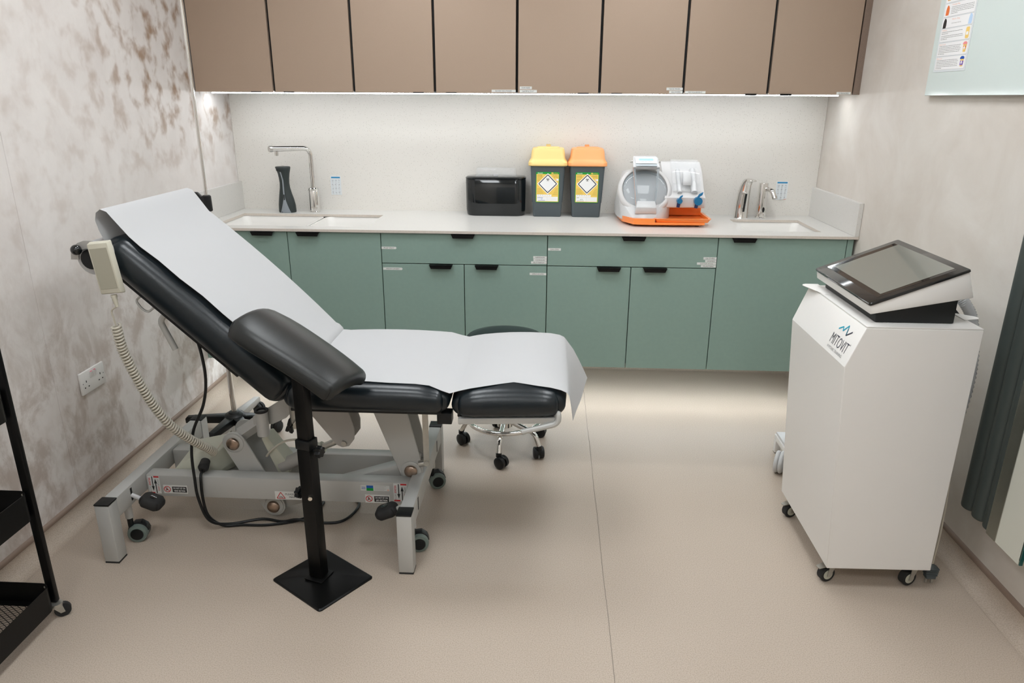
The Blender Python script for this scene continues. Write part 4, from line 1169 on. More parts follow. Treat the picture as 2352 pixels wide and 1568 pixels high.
# ================================================================== TREATMENT COUCH
YC = -1.667; HY = .2975
BA = Vector((.725, 0, -.689)).normalized(); BN = Vector((.689, 0, .725)).normalized(); BC = Vector((.650, YC, .858))
BM = Matrix.Identity(4)
for i in range(3): BM[i][0], BM[i][1], BM[i][2], BM[i][3] = BA[i], (0, 1, 0)[i], BN[i], BC[i]
LEGA = R(2.2)
LM = Matrix.Translation((1.607, YC, .598)) @ Matrix.Rotation(-LEGA, 4, 'Y')
def couch():
    t = thing('treatment_couch', 'black padded treatment couch on a grey steel frame, backrest raised', 'couch', (.85, YC, 0))
    # --- cushions
    def crown(hx, hy, hz, amt, ex=2):
        def f(x, y, z):
            if z > 0: z += amt*max(0, 1-(abs(x)/hx)**ex)*max(0, 1-(abs(y)/hy)**4)
            return x, y, z
        return f
    def taper(f0, left, right, ln, amt):
        def f(x, y, z):
            x, y, z = f0(x, y, z)
            q = 0
            if right and x > right: q = (x-right)/ln
            if left and x < -left: q = (-x-left)/ln
            if z > 0: z -= amt*min(1, q)**1.6*(z/.05)
            return x, y, z
        return f
    mb = MB(); g = rbox(.347, HY, .055, .050, crown(.347, HY, .055, .014), rp=.035)
    mb.add(g, 'black_leather', BM @ Matrix.Translation((.022, 0, 0))); mk('backrest', mb, t, ang=60)
    mb = MB(); g = rbox(.2635, HY, .0425, .040, taper(crown(.2635, HY, .0425, .012), 0, .185, .0785, .026), rp=.04)
    mb.add(g, 'black_leather', Matrix.Translation((1.1655, YC, .6065))); mk('seat', mb, t, ang=60)
    mb = MB(); g = rbox(.181, HY, .040, .0385, taper(crown(.181, HY, .040, .030), .105, .120, .07, .022), rp=.06)
    mb.add(g, 'black_leather', LM @ Matrix.Translation((.003, 0, -.001))); mk('leg_rest', mb, t, ang=60)
    # --- under-cushion boards and frames
    mk('back_board', MB().add(box(-.27, .215, -.26, .26, -.066, -.054, .004), 'black_plastic', BM), t)
    bf = MB()
    for y in (-.185, .185): bf.add(box(-.22, .24, y-.0125, y+.0125, -.094, -.0685, .003), 'silver_paint', BM)
    mk('back_frame', bf, t)
    cp = MB()
    for y in (-.185, .185): cp.add(box(-.2245, -.2203, y-.0125, y+.0125, -.094, -.0685), 'black_plastic', BM)
    mk('end_cap', cp, t)
    mk('seat_board', MB().add(box(.92, 1.40, YC-.26, YC+.26, .5525, .5645, .004), 'black_plastic'), t)
    mk('leg_board', MB().add(box(-.16, .16, -.25, .25, -.0495, -.0385, .004), 'black_plastic', LM), t)
    sf = MB()
    for y in (-1.80, -1.535): sf.add(box(.93, 1.39, y-.0175, y+.0175, .515, .552, .003), 'silver_paint')
    sf.add(box(.93, .97, -1.7825, -1.5525, .515, .552), 'silver_paint').add(box(1.35, 1.39, -1.7825, -1.5525, .515, .552), 'silver_paint')
    mk('seat_frame', sf, t)
    for y in (-.266, .266): mk('leg_frame', MB().add(box(-.155, .150, y-.011, y+.011, -.062, -.042, .003), 'silver_paint', LM), t)
    for y in (YC-.235, YC+.235): mk('hinge_block', MB().add(box(1.385, 1.432, y-.022, y+.022, .520, .558, .003), 'black_plastic'), t)
    st = MB().add(box(1.304, 1.324, -1.742, -1.736, .275, .556), 'zinc').add(cyl((1.314, -1.748, .283), (1.314, -1.72, .283), .010), 'zinc').add(cyl((1.285, -1.73, .272), (1.320, -1.73, .280), .012), 'zinc')
    mk('height_strut', st, t)
    # foot handle tubes
    for s in (-1, 1):
        y = YC+s*.255
        fh = MB().add(tube(bend([(1.735, y, .548), (1.757, y-s*.0, .548), (1.765, y+s*.02, .585), (1.766, y+s*.026, .545), (1.655, y+s*.020, .511)] if s < 0 else [(1.735, y, .548), (1.762, y, .545), (1.655, y, .511)], .03, 6), .0095, 10), 'silver_paint')
        mk('foot_handle', fh, t)
    # backrest fittings
    mk('side_hook', MB().add(tube(bend([(.500, -1.90, .930), (.459, -1.90, .899), (.476, -1.90, .872), (.494, -1.90, .862), (.545, -1.90, .902)], .012, 4), .0036, 8), 'silver_paint'), t)
    mk('release_lever', MB().add(tube(bend([(.560, -1.86, .846), (.527, -1.86, .848), (.503, -1.86, .822), (.540, -1.86, .728)], .022, 6), .0095, 12), 'silver_paint'), t)
    # paper roll holder: two cheeks, rod, ball ends
    RX, RZ = .372, 1.038
    hold = MB()
    for y in (-1.948, -1.386):
        arc = [(.372+r*math.cos(R(a)), 1.036+r*math.sin(R(a))) for r, aa in ((.057, range(180, 20, -20)), (.034, range(40, 200, 20))) for a in aa]
        hold.add(prism(arc, 'y', y-.003, y+.003), 'grey_paint')
        hold.add(hull([Vector((x, y+d, z)) for d in (-.003, .003) for x, z in ((.41, 1.075), (.42, 1.055), (.455, 1.02), (.465, 1.03))]), 'grey_paint')
    hold.add(cyl((.346, -1.952, 1.068), (.346, -1.382, 1.068), .005, .005, 10), 'grey_paint')
    mk('roll_holder', hold, t)
    mk('roll_plug', MB().add(cyl((.372, -1.9465, 1.036), (.372, -1.9185, 1.036), .030, .030, 24), 'black_plastic').add(cyl((.372, -1.9185, 1.036), (.372, -1.40, 1.036), .010, .010, 12), 'black_plastic'), t)
    for y in (-1.965, -1.369):
        mk('ball_knob', MB().add(lathe([(.0005, -.0155)]+[(.0155*math.cos(R(a)), .0155*math.sin(R(a))) for a in range(-75, 76, 15)]+[(.0005, .0155)], (.346, y, 1.068), 18), 'black_gloss'), t, ang=80)
    # --- base: end beams with legs, side rails
    for x in (.2765, 1.2775):
        b_ = MB().add(box(x-.0225, x+.0225, -1.935, -1.325, .150, .2225, .004), 'silver_paint')
        eb = mk('end_beam', b_, t)
        sl = MB()
        for y in (-1.852, -1.43):
            for s in (-1, 1): sl.add(box(x+s*.0226-.0006, x+s*.0226+.0006, y-.005, y+.005, .165, .212), 'hole')
        mk('lever_slot', sl, eb)
        for y in (-1.9605, -1.2995):
            l = mk('leg', MB().add(box(x-.025, x+.025, y-.025, y+.025, .0055, .219, .004), 'silver_paint'), t)
            mk('leg_cap', MB().add(box(x-.0255, x+.0255, y-.0255, y+.0255, .2195, .2255, .002), 'black_plastic'), l)
            mk('foot_pad', MB().add(box(x-.024, x+.024, y-.024, y+.024, 0, .005), 'black_rubber'), l)
    STK = None
    for i, (ya, yb) in enumerate(((-1.760, -1.706), (-1.566, -1.512))):
        rl = mk('side_rail', MB().add(box(.2995, 1.2545, ya, yb, .126, .2115, .005), 'silver_paint'), t)
        if i == 0: STK = rl
    # stickers on the front rail
    Y_ = -1.7602
    def plate(x0, x1, z0, z1):
        return MB().add(box(x0, x1, Y_-.0006, Y_, z0, z1), 'label_white'), plane_M(((x0+x1)/2, Y_-.0009, (z0+z1)/2), (1, 0, 0), (0, 0, 1)), x1-x0, z1-z0
    def arrow(mb, M, x, y0, y1, up_):
        a, b_ = (y0, y1) if up_ else (y1, y0); s = 1 if up_ else -1
        mb.add(quad(x-.0017, x+.0017, min(a, b_-s*.02), max(a, b_-s*.02), .0002), 'ink', M)
        tri = [(x-.0052, b_-s*.02), (x+.0052, b_-s*.02), (x, b_)]
        mb.add(poly(tri if up_ else tri[::-1], .0002), 'ink', M)
    for x0, x1 in ((.3075, .350), (1.196, 1.244)):
        mb, M, w, h = plate(x0, x1, .138, .2085)
        mb.add(quad(-w/2+.001, -.001, -h/2, -h/2+.006, .0002), 'red', M); mb.add(quad(.001, w/2-.001, h/2-.006, h/2, .0002), 'red', M)
        arrow(mb, M, -w*.12, -h*.36, h*.48, False); arrow(mb, M, w*.14, -h*.48, h*.36, True)
        V_ = M @ Matrix.Translation((-w*.36, h*.18, .0002)) @ Matrix.Rotation(R(-90), 4, 'Z')
        mb.add(text_w('RELEASE', h*.42, .0065, .015), 'red', V_)
        mb.add(text_w('CASTORS', h*.42, .006, 0), 'ink_grey', M @ Matrix.Translation((-w*.36, -h*.26, .0002)) @ Matrix.Rotation(R(-90), 4, 'Z'))
        mb.add(text_w('CASTORS', h*.38, .006, 0), 'ink_grey', M @ Matrix.Translation((w*.36, h*.14, .0002)) @ Matrix.Rotation(R(-90), 4, 'Z'))
        mb.add(text_w('LOCK', h*.26, .0065, .015), 'red', M @ Matrix.Translation((w*.36, -h*.22, .0002)) @ Matrix.Rotation(R(-90), 4, 'Z'))
        mk('castor_sticker', mb, STK, ang=10)
    for x0, x1, z0, z1, s in ((.3605, .448, .1405, .1735, 'HEAD'), (1.093, 1.181, .1285, .161, 'LEG')):
        mb, M, w, h = plate(x0, x1, z0, z1)
        cx = -w*.34
        mb.add(quad(-w*.13, w*.47, -h*.36, h*.34, .0002), 'ink', M)
        mb.add(text_w('DO NOT SIT ON', w*.50, h*.20, .02), 'white_ink', M @ Matrix.Translation((w*.17, h*.15, .0004)))
        mb.add(text_w(s+' SECTION', w*.46, h*.20, .02), 'white_ink', M @ Matrix.Translation((w*.17, -h*.17, .0004)))
        mb.add(ringp(cx, 0, h*.30, h*.38, .0003, 24), 'red', M)
        mb.add(disc(cx-.001, h*.16, h*.06, .0002, 10), 'ink', M)
        for p, q in (((-.0015, .10), (-.0015, -.10)), ((-.0015, -.08), (.003, -.08)), ((.003, -.08), (.005, -.2)), ((-.004, .0), (-.004, -.2)), ((-.0015, .05), (.003, .0))):
            mb.add(line2((cx+p[0], p[1]*h), (cx+q[0], q[1]*h), .0022, .0002), 'ink', M)
        mb.add(line2((cx-h*.24, h*.24), (cx+h*.24, -h*.24), .0018, .0003), 'red', M)
        mk('warning_sticker', mb, STK, ang=10)
    mb, M, w, h = plate(.767, .932, .1305, .1625)
    cx = -w*.37
    tri = [(cx-.015, -h*.36), (cx+.015, -h*.36), (cx, h*.40)]
    for a in range(3): mb.add(line2(tri[a], tri[(a+1) % 3], .0026, .0003), 'red', M)
    mb.add(text_w('225kg', .014, .006, .015), 'ink', M @ Matrix.Translation((cx, -h*.18, .0003)))
    mb.add(text_w('PLEASE DO NOT EXCEED', w*.70, h*.22), 'ink', M @ Matrix.Translation((w*.08, h*.18, .0003)))
    mb.add(text_w('MAX USER WEIGHT', w*.54, h*.22), 'ink', M @ Matrix.Translation((w*.08, -h*.18, .0003)))
    mk('warning_sticker', mb, STK, ang=10)
    mb, M, w, h = plate(1.079, 1.182, .177, .198)
    mb.add(quad(-w*.30, -w*.06, 0, h/2, .0002), 'blue_ink', M); mb.add(quad(-w*.30, -w*.06, -h/2, 0, .0002), 'label_green', M)
    for k in range(2): mb.add(quad(-w*.47, -w*.33, h*.1-k*.006, h*.2-k*.006, .0002), 'blue_ink', M)
    for k in range(4): mb.add(quad(-w*.02, w*.38-.006*(k % 2), h*.3-k*.0045, h*.38-k*.0045, .0002), 'ink_faint', M)
    mb.add(disc(w*.45, -h*.3, .003, .0002, 10), 'salmon', M)
    mk('maker_plate', mb, STK, ang=10)
    # --- castors and locking pedals
    for x, sx in ((.2765, 1), (1.2775, 1)):
        for y in (-1.853, -1.43):
            br, wh = MB(), MB()
            br.add(cyl((x, y, .095), (x, y, .1495), .013, .013, 16), 'silver_paint').add(cyl((x, y, .060), (x, y, .095), .0095, .0095, 12), 'black_plastic')
            rz = R(12) if y < -1.6 else R(20)
            d = Vector((math.cos(rz), math.sin(rz), 0)); s = Vector((-d.y, d.x, 0)); c = Vector((x, y, .0335))+d*.020
            br.add(hull([c+s*q+Vector((0, 0, z))+d*u for q in (.0, .028) for u, z in ((-.036, .004), (-.030, .022), (-.012, .036), (.012, .037), (.030, .022), (.036, .004))], .002), 'black_plastic')
            ca = mk('castor', br, t)
            wh.add(lathe([(.020, -.016), (.0325, -.016), (.0332, -.010), (.0332, .010), (.0315, .0155), (.0235, .0175), (.0225, .0165), (.001, .0160)], c, 28, s*-1), 'castor_tread')
            wh.add(lathe([(.0215, .0166), (.0212, .0182), (.012, .0190), (.001, .0190)], c, 24, s*-1), 'black_plastic')
            wh.add(cyl(c+s*.010, c+s*.030, .0330, .0325, 26), 'black_plastic')
            mk('wheel', wh, ca, ang=40)
    for x, y, s in ((.2765, -1.852, 1), (1.2775, -1.862, -1)):
        a = Vector((x+s*.022, y, .185)); b_ = Vector((x+s*.05, y+.004, .168))
        lv = mk('pedal_lever', MB().add(tube([a, a+Vector((s*.018, 0, -.008)), b_], .0075, 10), 'white_plastic' if s > 0 else 'silver_paint'), t)
        PM = Matrix.Translation(b_+Vector((s*.036, .004, -.012))) @ Matrix.Rotation(s*R(22), 4, 'Y')
        mk('pedal_pad', MB().add(rbox(.040, .034, .0205, .020, rp=.022), 'black_rubber', PM), lv, ang=60)
        mk('pedal_badge', MB().add(lathe([(.012, .0), (.012, .0012), (.009, .0018)], (0, 0, .0203), 20), 'black_gloss', PM), lv)
    # --- lifting linkage
    def arm(p, q, w0, w1, y, th, m_='silver_paint'):
        p, q = Vector((p[0], 0, p[1])), Vector((q[0], 0, q[1])); d = (q-p).normalized(); n_ = Vector((-d.z, 0, d.x))
        pts = []
        for c, r, s in ((p, w0, -1), (q, w1, 1)):
            for k in range(9):
                a = R(-90+180*k/8)
                pts.append(c+(d*s*math.cos(a)+n_*s*math.sin(a)*1)*r)
        return hull([v+Vector((0, y+e, 0)) for v in pts for e in (-th/2, th/2)], .0012, 1)
    for y in (-1.690, -1.582):
        mk('lift_arm', MB().add(arm((.608, .314), (.730, .061), .042, .042, y, .008), 'silver_paint'), t)
        mk('lift_arm', MB().add(arm((1.168, .520), (1.2505, .231), .062, .043, y-.010 if y < -1.6 else y, .008), 'silver_paint'), t)
    for x, z, y in ((.608, .314, -1.694), (.730, .061, -1.694), (1.2505, .231, -1.704)):
        mk('pivot_ring', MB().add(lathe([(.036, 0), (.036, .003), (.030, .006), (.026, .0062)], (x, y, z), 24, (0, -1, 0)), 'silver_paint'), t)
        mk('pivot_bolt', MB().add(lathe([(.0235, .005), (.0235, .011), (.019, .0155), (.008, .018), (.001, .0183)], (x, y, z), 24, (0, -1, 0)), 'copper_bolt'), t, ang=50)
    mk('cross_tube', MB().add(cyl((.608, -1.685, .314), (.608, -1.587, .314), .022), 'silver_paint').add(cyl((.730, -1.685, .061), (.730, -1.587, .061), .018), 'silver_paint').add(cyl((1.2505, -1.695, .231), (1.2505, -1.587, .231), .018), 'silver_paint'), t)
    d = (Vector((1.2505, 0, .231))-Vector((.730, 0, .061))).normalized(); n_ = Vector((-d.z, 0, d.x)); L_ = (Vector((1.2505, 0, .231))-Vector((.730, 0, .061))).length
    KM = Matrix.Identity(4)
    for i in range(3): KM[i][0], KM[i][1], KM[i][2], KM[i][3] = d[i], (0, 1, 0)[i], n_[i], (.730, 0, .061)[i]
    mk('lower_link', MB().add(box(-.01, L_+.0, -1.683, -1.630, -.024, .024, .003), 'silver_paint', KM), t)
    # upper link: from the left pivot up under the seat, with the two accessory sockets
    ul = MB()
    ul.add(tube(bend([(.625, -1.662, .335), (.725, -1.662, .405), (.815, -1.662, .452), (.862, -1.662, .500), (.875, -1.662, .535)], .05, 5), .026, 4), 'silver_paint')
    mk('upper_link', ul, t, ang=30)
    s1 = mk('accessory_socket', MB().add(lathe([(.0212, 0), (.0212, .088), (.0165, .088), (.0165, .03)], (.743, -1.74, .374), 24, caps=False), 'silver_paint').add(cyl((.743, -1.74, .3745), (.743, -1.74, .406), .0165), 'black_plastic'), t)
    mk('socket_rim', MB().add(lathe([(.0222, .0882), (.0238, .090), (.0238, .096), (.0155, .096), (.0155, .0885)], (.743, -1.74, .374), 24, caps=False), 'black_rubber'), s1)
    mk('socket_plate', MB().add(hull([Vector((x, y, z)) for y in (-1.716, -1.708) for x, z in ((.70, .40), (.70, .43), (.80, .455), (.80, .485), (.845, .52), (.875, .52), (.86, .475), (.82, .43), (.77, .405))]), 'silver_paint'), t)
    s2 = mk('accessory_socket', MB().add(lathe([(.017, 0), (.017, .090), (.012, .090), (.012, .02)], (.862, -1.745, .410), 20, caps=False), 'zinc').add(cyl((.862, -1.745, .4105), (.862, -1.745, .43), .012), 'black_plastic'), t)
    kn = MB().add(cyl((.868, -1.762, .444), (.868, -1.80, .444), .006), 'chrome')
    for k in range(3):
        a = R(80+120*k); kn.add(hull([Vector((.866+.013*math.cos(a+q)*rr, y, .442+.030*math.sin(a+q)*rr)) for y in (-1.824, -1.800) for q, rr in ((-.9, .55), (0, 1.15), (.9, .55), (R(180), .3))], .004), 'black_plastic')
    mk('clamp_knob', kn, s2)
    # actuator
    ac = MB().add(cyl((.760, -1.655, .205), (.905, -1.655, .282), .026, .026, 20), 'grey_paint').add(cyl((.905, -1.655, .282), (.922, -1.655, .291), .020, .020, 18), 'control_plastic').add(cyl((.922, -1.655, .291), (1.010, -1.655, .330), .012, .012, 14), 'zinc')
    mk('actuator', ac, t)
    mk('motor_box', MB().add(hull([Vector((x, y, z)) for y in (-1.673, -1.600) for x, z in ((.700, .325), (.722, .335), (.800, .215), (.785, .175), (.755, .170))], .006), 'control_plastic'), t)
    mk('motor_wire', MB().add(tube(smooth([(.715, -1.675, .255), (.745, -1.685, .290), (.79, -1.675, .318), (.845, -1.655, .318), (.86, -1.62, .30)], 6), .004, 8), 'cream_cable'), t)
    bk = [(.895, .512), (1.02, .512), (1.052, .385), (1.050, .345), (1.030, .318), (1.005, .312), (.985, .322), (.925, .405), (.893, .45)]
    for y in (-1.695, -1.610):
        mk('actuator_bracket', MB().add(prism(bk, 'y', y-.004, y+.004, .001, 1), 'grey_paint'), t)
    mk('bracket_bolt', MB().add(cyl((1.013, -1.707, .330), (1.013, -1.60, .330), .010, .010, 6), 'zinc'), t)
    # control box behind the rail
    cb = MB()
    top_ = [(.440, .288), (.548, .318), (.560, .285), (.480, .232), (.372, .205)]
    cb.add(hull([Vector(p) for p in ((.372, -1.698, .165), (.492, -1.698, .165), (.372, -1.698, .198), (.492, -1.698, .232), (.455, -1.69, .262), (.565, -1.62, .290), (.565, -1.62, .20), (.435, -1.612, .285), (.545, -1.590, .302), (.372, -1.60, .19), (.372, -1.60, .165), (.565, -1.585, .165))], .004), 'control_plastic')
    mk('control_box', cb, t, ang=20)
    mk('drive_mount', MB().add(box(.50, .66, -1.70, -1.572, .140, .156), 'grey_paint').add(hull([Vector((x, y, z)) for y in (-1.70, -1.694) for x, z in ((.585, .205), (.660, .205), (.660, .14), (.585, .14))]), 'grey_paint').add(cyl((.638, -1.701, .198), (.638, -1.709, .198), .006, .006, 8), 'chrome'), t)
    pl = mk('mains_connector', MB().add(cyl((.497, -1.700, .240), (.503, -1.732, .2325), .017, .019, 20), 'black_rubber').add(cyl((.503, -1.732, .2325), (.505, -1.746, .229), .019, .011, 20), 'black_rubber'), t)
    mk('mains_cable', MB().add(tube(smooth([(.505, -1.742, .230), (.507, -1.763, .221), (.509, -1.773, .198), (.508, -1.775, .13), (.520, -1.775, .06), (.560, -1.758, .012), (.622, -1.742, .0058), (.722, -1.735, .0058), (.830, -1.690, .0058), (.872, -1.600, .0058), (.862, -1.545, .0058), (.80, -1.52, .0058)], 8), .0052, 8), 'black_plastic'), t)
    mk('motor_cable', MB().add(tube(smooth([(.556, -1.80, .845), (.575, -1.80, .78), (.590, -1.80, .70), (.588, -1.79, .60), (.560, -1.775, .50), (.510, -1.772, .40), (.492, -1.775, .31), (.494, -1.784, .22), (.500, -1.79, .14), (.525, -1.785, .05), (.575, -1.745, .010), (.680, -1.700, .0060), (.760, -1.712, .0060), (.82, -1.712, .0165), (.90, -1.712, .0060), (.975, -1.700, .0060), (1.010, -1.640, .0060), (1.014, -1.570, .0060), (.98, -1.53, .0060)], 8), .0052, 8), 'black_plastic'), t)
couch()

# disposable paper: roll behind the head end and the sheet laid over the cushions
def couch_paper():
    t = thing('couch_paper', 'white paper sheet unrolled over the whole length of the couch', 'paper', (.9, YC, .5))
    roll_ = MB().add(lathe([(.012, -.265), (.050, -.265), (.050, .25), (.012, .25), (.012, -.265)], (.372, YC, 1.036), 28, (0, 1, 0), caps=False), 'white_paper')
    mk('roll', roll_, t)
    def bpt(u, d): return BC+BA*u+BN*(.055+d)
    P = []     # x, z, near y, far y, cross-crown
    N0, F0 = -1.925, -1.400
    for x, z in ((.414, 1.052), (.4195, 1.075), (.402, 1.12), (.396, 1.15), (.402, 1.171), (.416, 1.181), (.434, 1.174), (.448, 1.155)): P.append((x, z, N0-.004, F0, .0))
    for u, yn in ((-.285, -1.925), (-.24, -1.932), (-.18, -1.929), (-.10, -1.935), (-.02, -1.928), (.06, -1.932), (.14, -1.928), (.22, -1.930), (.285, -1.930), (.318, -1.930)):
        p = bpt(u, .006+.014*max(0, 1-(abs(u-.022)/.347)**2)); P.append((p.x, p.z, yn, -1.405, .001))
    P.append((.937, .679, -1.928, -1.402, 0)); P.append((.949, .664, -1.926, -1.400, 0)); P.append((.951, .656, -1.925, -1.398, 0)); P.append((.960, .6545, -1.922, -1.395, 0))
    for x, yn in ((.978, -1.918), (1.02, -1.922), (1.08, -1.925), (1.16, -1.920), (1.24, -1.926), (1.32, -1.922), (1.365, -1.926)):
        P.append((x, .6525+.012*max(0, 1-((x-1.1655)/.2635)**2), yn, -1.392, -.006))
    P.append((1.405, .640, -1.937, -1.390, 0)); P.append((1.430, .633, -1.94, -1.386, 0)); P.append((1.458, .640, -1.935, -1.388, 0))
    for x, yn in ((1.49, -1.928), (1.54, -1.918), (1.585, -1.905), (1.625, -1.893), (1.66, -1.905), (1.70, -1.918), (1.74, -1.925)):
        lx = x-1.607
        cz_ = .032*max(0, 1-(abs(lx-.003)/.181)**2); P.append((x, .598+.039+lx*math.tan(LEGA)+cz_+.006, yn, -1.388, -.6*cz_))
    P.append((1.772, .648, -1.928, -1.385, 0)); P.append((1.789, .640, -1.928, -1.384, 0)); P.append((1.797, .630, -1.928, -1.383, 0))
    NV = 12
    vs, fs = [], []
    for x, z, yn, yf, cr in P:
        for k in range(NV+1):
            v = k/NV; vs.append(Vector((x, yn+(yf-yn)*v, z+(cr*(1-(2*v-1)**2) if cr >= 0 else cr*(2*v-1)**4))))
    # hanging end: short on the near side, long on the far side
    for s in (.25, .5, .75, 1.0):
        for k in range(NV+1):
            v = k/NV; yn, yf = -1.928+.006*s, -1.383
            Lh = .085+.105*v
            dx = (.014+.072*v)*s**.8; dz = -Lh*s*(1.02-.20*v)
            vs.append(Vector((1.797+dx, yn+(yf-yn)*v, .630+dz+.004*math.sin(v*9)*s)))
    rows = len(vs)//(NV+1)
    for i in range(rows-1):
        for k in range(NV): fs.append((i*(NV+1)+k, (i+1)*(NV+1)+k, (i+1)*(NV+1)+k+1, i*(NV+1)+k+1))
    # give the sheet its thickness
    bm = bmesh.new(); vv = [bm.verts.new(v) for v in vs]
    for f in fs: bm.faces.new([vv[i] for i in f])
    bm.normal_update()
    off = [v.co+v.normal*.0007 for v in bm.verts]
    bm.free()
    n = len(vs); allv = vs+off
    f2 = [tuple(i+n for i in f)[::1] for f in fs]+[tuple(reversed(f)) for f in fs]
    m_ = NV+1
    for i in range(rows-1):
        f2.append((i*m_, (i+1)*m_, (i+1)*m_+n, i*m_+n)); f2.append((i*m_+NV, i*m_+NV+n, (i+1)*m_+NV+n, (i+1)*m_+NV))
    for k in range(NV):
        f2.append((k, k+n, k+1+n, k+1)); r = (rows-1)*m_; f2.append((r+k, r+k+1, r+k+1+n, r+k+n))
    mk('sheet', MB().add(fixn((allv, f2)), 'white_paper'), t, ang=50)
couch_paper()

# handset on its coiled lead
def handset():
    t = thing('couch_handset', 'beige couch remote hanging by the headrest with a long coiled lead', 'handset', (.445, -1.99, .94))
    a, b_ = Vector((.4345, -1.992, 1.100)), Vector((.452, -1.992, .944))
    d = (a-b_).normalized(); s = Vector((d.z, 0, -d.x)); n = Vector((0, -1, 0))
    M = Matrix.Identity(4); c = (a+b_)/2
    nn = s.cross(d)
    for i in range(3): M[i][0], M[i][1], M[i][2], M[i][3] = s[i], d[i], nn[i], c[i]
    sg = 1 if nn.y < 0 else -1
    mk('case', MB().add(hull([Vector((x, y, z)) for x, y, z in ((-.034, .079, -.011), (.034, .079, -.011), (-.034, -.079, -.011), (.034, -.079, -.011), (-.031, .074, .011), (.031, .074, .011), (-.031, -.074, .011), (.031, -.074, .011))], .004), 'handset_plastic', M), t)
    pm = MB().add(box(-.026, .026, -.060, .060, sg*.0110-.0008, sg*.0110+.0008, .0004, 1), 'handset_pad', M)
    for q in ((-.019, .018), ): pass
    fr = [(-.018, .014), (.018, .014), (.018, .029), (-.018, .029)]
    for i in range(4): pm.add(line2(fr[i], fr[(i+1) % 4], .0006, .0015), 'ink_grey', M if sg > 0 else M @ Matrix.Rotation(math.pi, 4, 'Y'))
    pm.add(text_w('LINAK', .016, .0035, .03), 'ink', (M if sg > 0 else M @ Matrix.Rotation(math.pi, 4, 'Y')) @ Matrix.Translation((.006, -.052, .0016)))
    mk('keypad', pm, t)
    mk('hanging_clip', MB().add(box(-.020, .020, .0, .060, -.034, -.0115, .003), 'grey_paint', M), t)
    e = b_-d*.002
    bt = [(e-d*k*.0052, .0085-.0006*k+(.0014 if k % 2 else 0)) for k in range(8)]
    mk('strain_relief', MB().add(tube([p for p, r in bt], .007, 10, radii=[r for p, r in bt]), 'handset_plastic'), t, ang=70)
    def at(x, z, y):
        f_ = (y+3.9697)/2.0697; return Vector((1.725+(x-1.725)*f_, y, 1.496+(z-1.496)*f_))
    ld = smooth([e-d*.036, at(.378, .865, -1.985), at(.380, .840, -1.98), at(.383, .818, -1.975)], 5)
    mk('straight_lead', MB().add(tube(ld, .0026, 8), 'cream_cable'), t)
    path = smooth([at(.383, .818, -1.975), at(.387, .765, -1.965), at(.393, .727, -1.955), at(.416, .654, -1.935), at(.452, .564, -1.91), at(.504, .481, -1.87), at(.569, .428, -1.81), at(.615, .402, -1.755), at(.640, .384, -1.71)], 60)
    T = 60; nfine = T*9
    L = [0]
    for p, q in zip(path, path[1:]): L.append(L[-1]+(q-p).length)
    out = []; j = 0; u = Vector((0, 1, 0))
    for i in range(nfine+1):
        s_ = L[-1]*i/nfine
        while j < len(L)-2 and L[j+1] < s_: j += 1
        f = (s_-L[j])/max(1e-9, L[j+1]-L[j]); p = path[j].lerp(path[j+1], f); tg = (path[j+1]-path[j]).normalized()
        u = (u-tg*u.dot(tg)).normalized(); w = tg.cross(u)
        an = 2*math.pi*T*i/nfine
        out.append(p+(u*math.cos(an)+w*math.sin(an))*.0125)
    mk('coiled_lead', MB().add(tube(out, .0036, 6), 'cream_cable'), t, ang=80)
    mk('lead_end', MB().add(tube(smooth([path[-1], (.585, -1.665, .345), (.572, -1.64, .322), (.556, -1.62, .300)], 5), .0029, 8), 'cream_cable'), t)
handset()

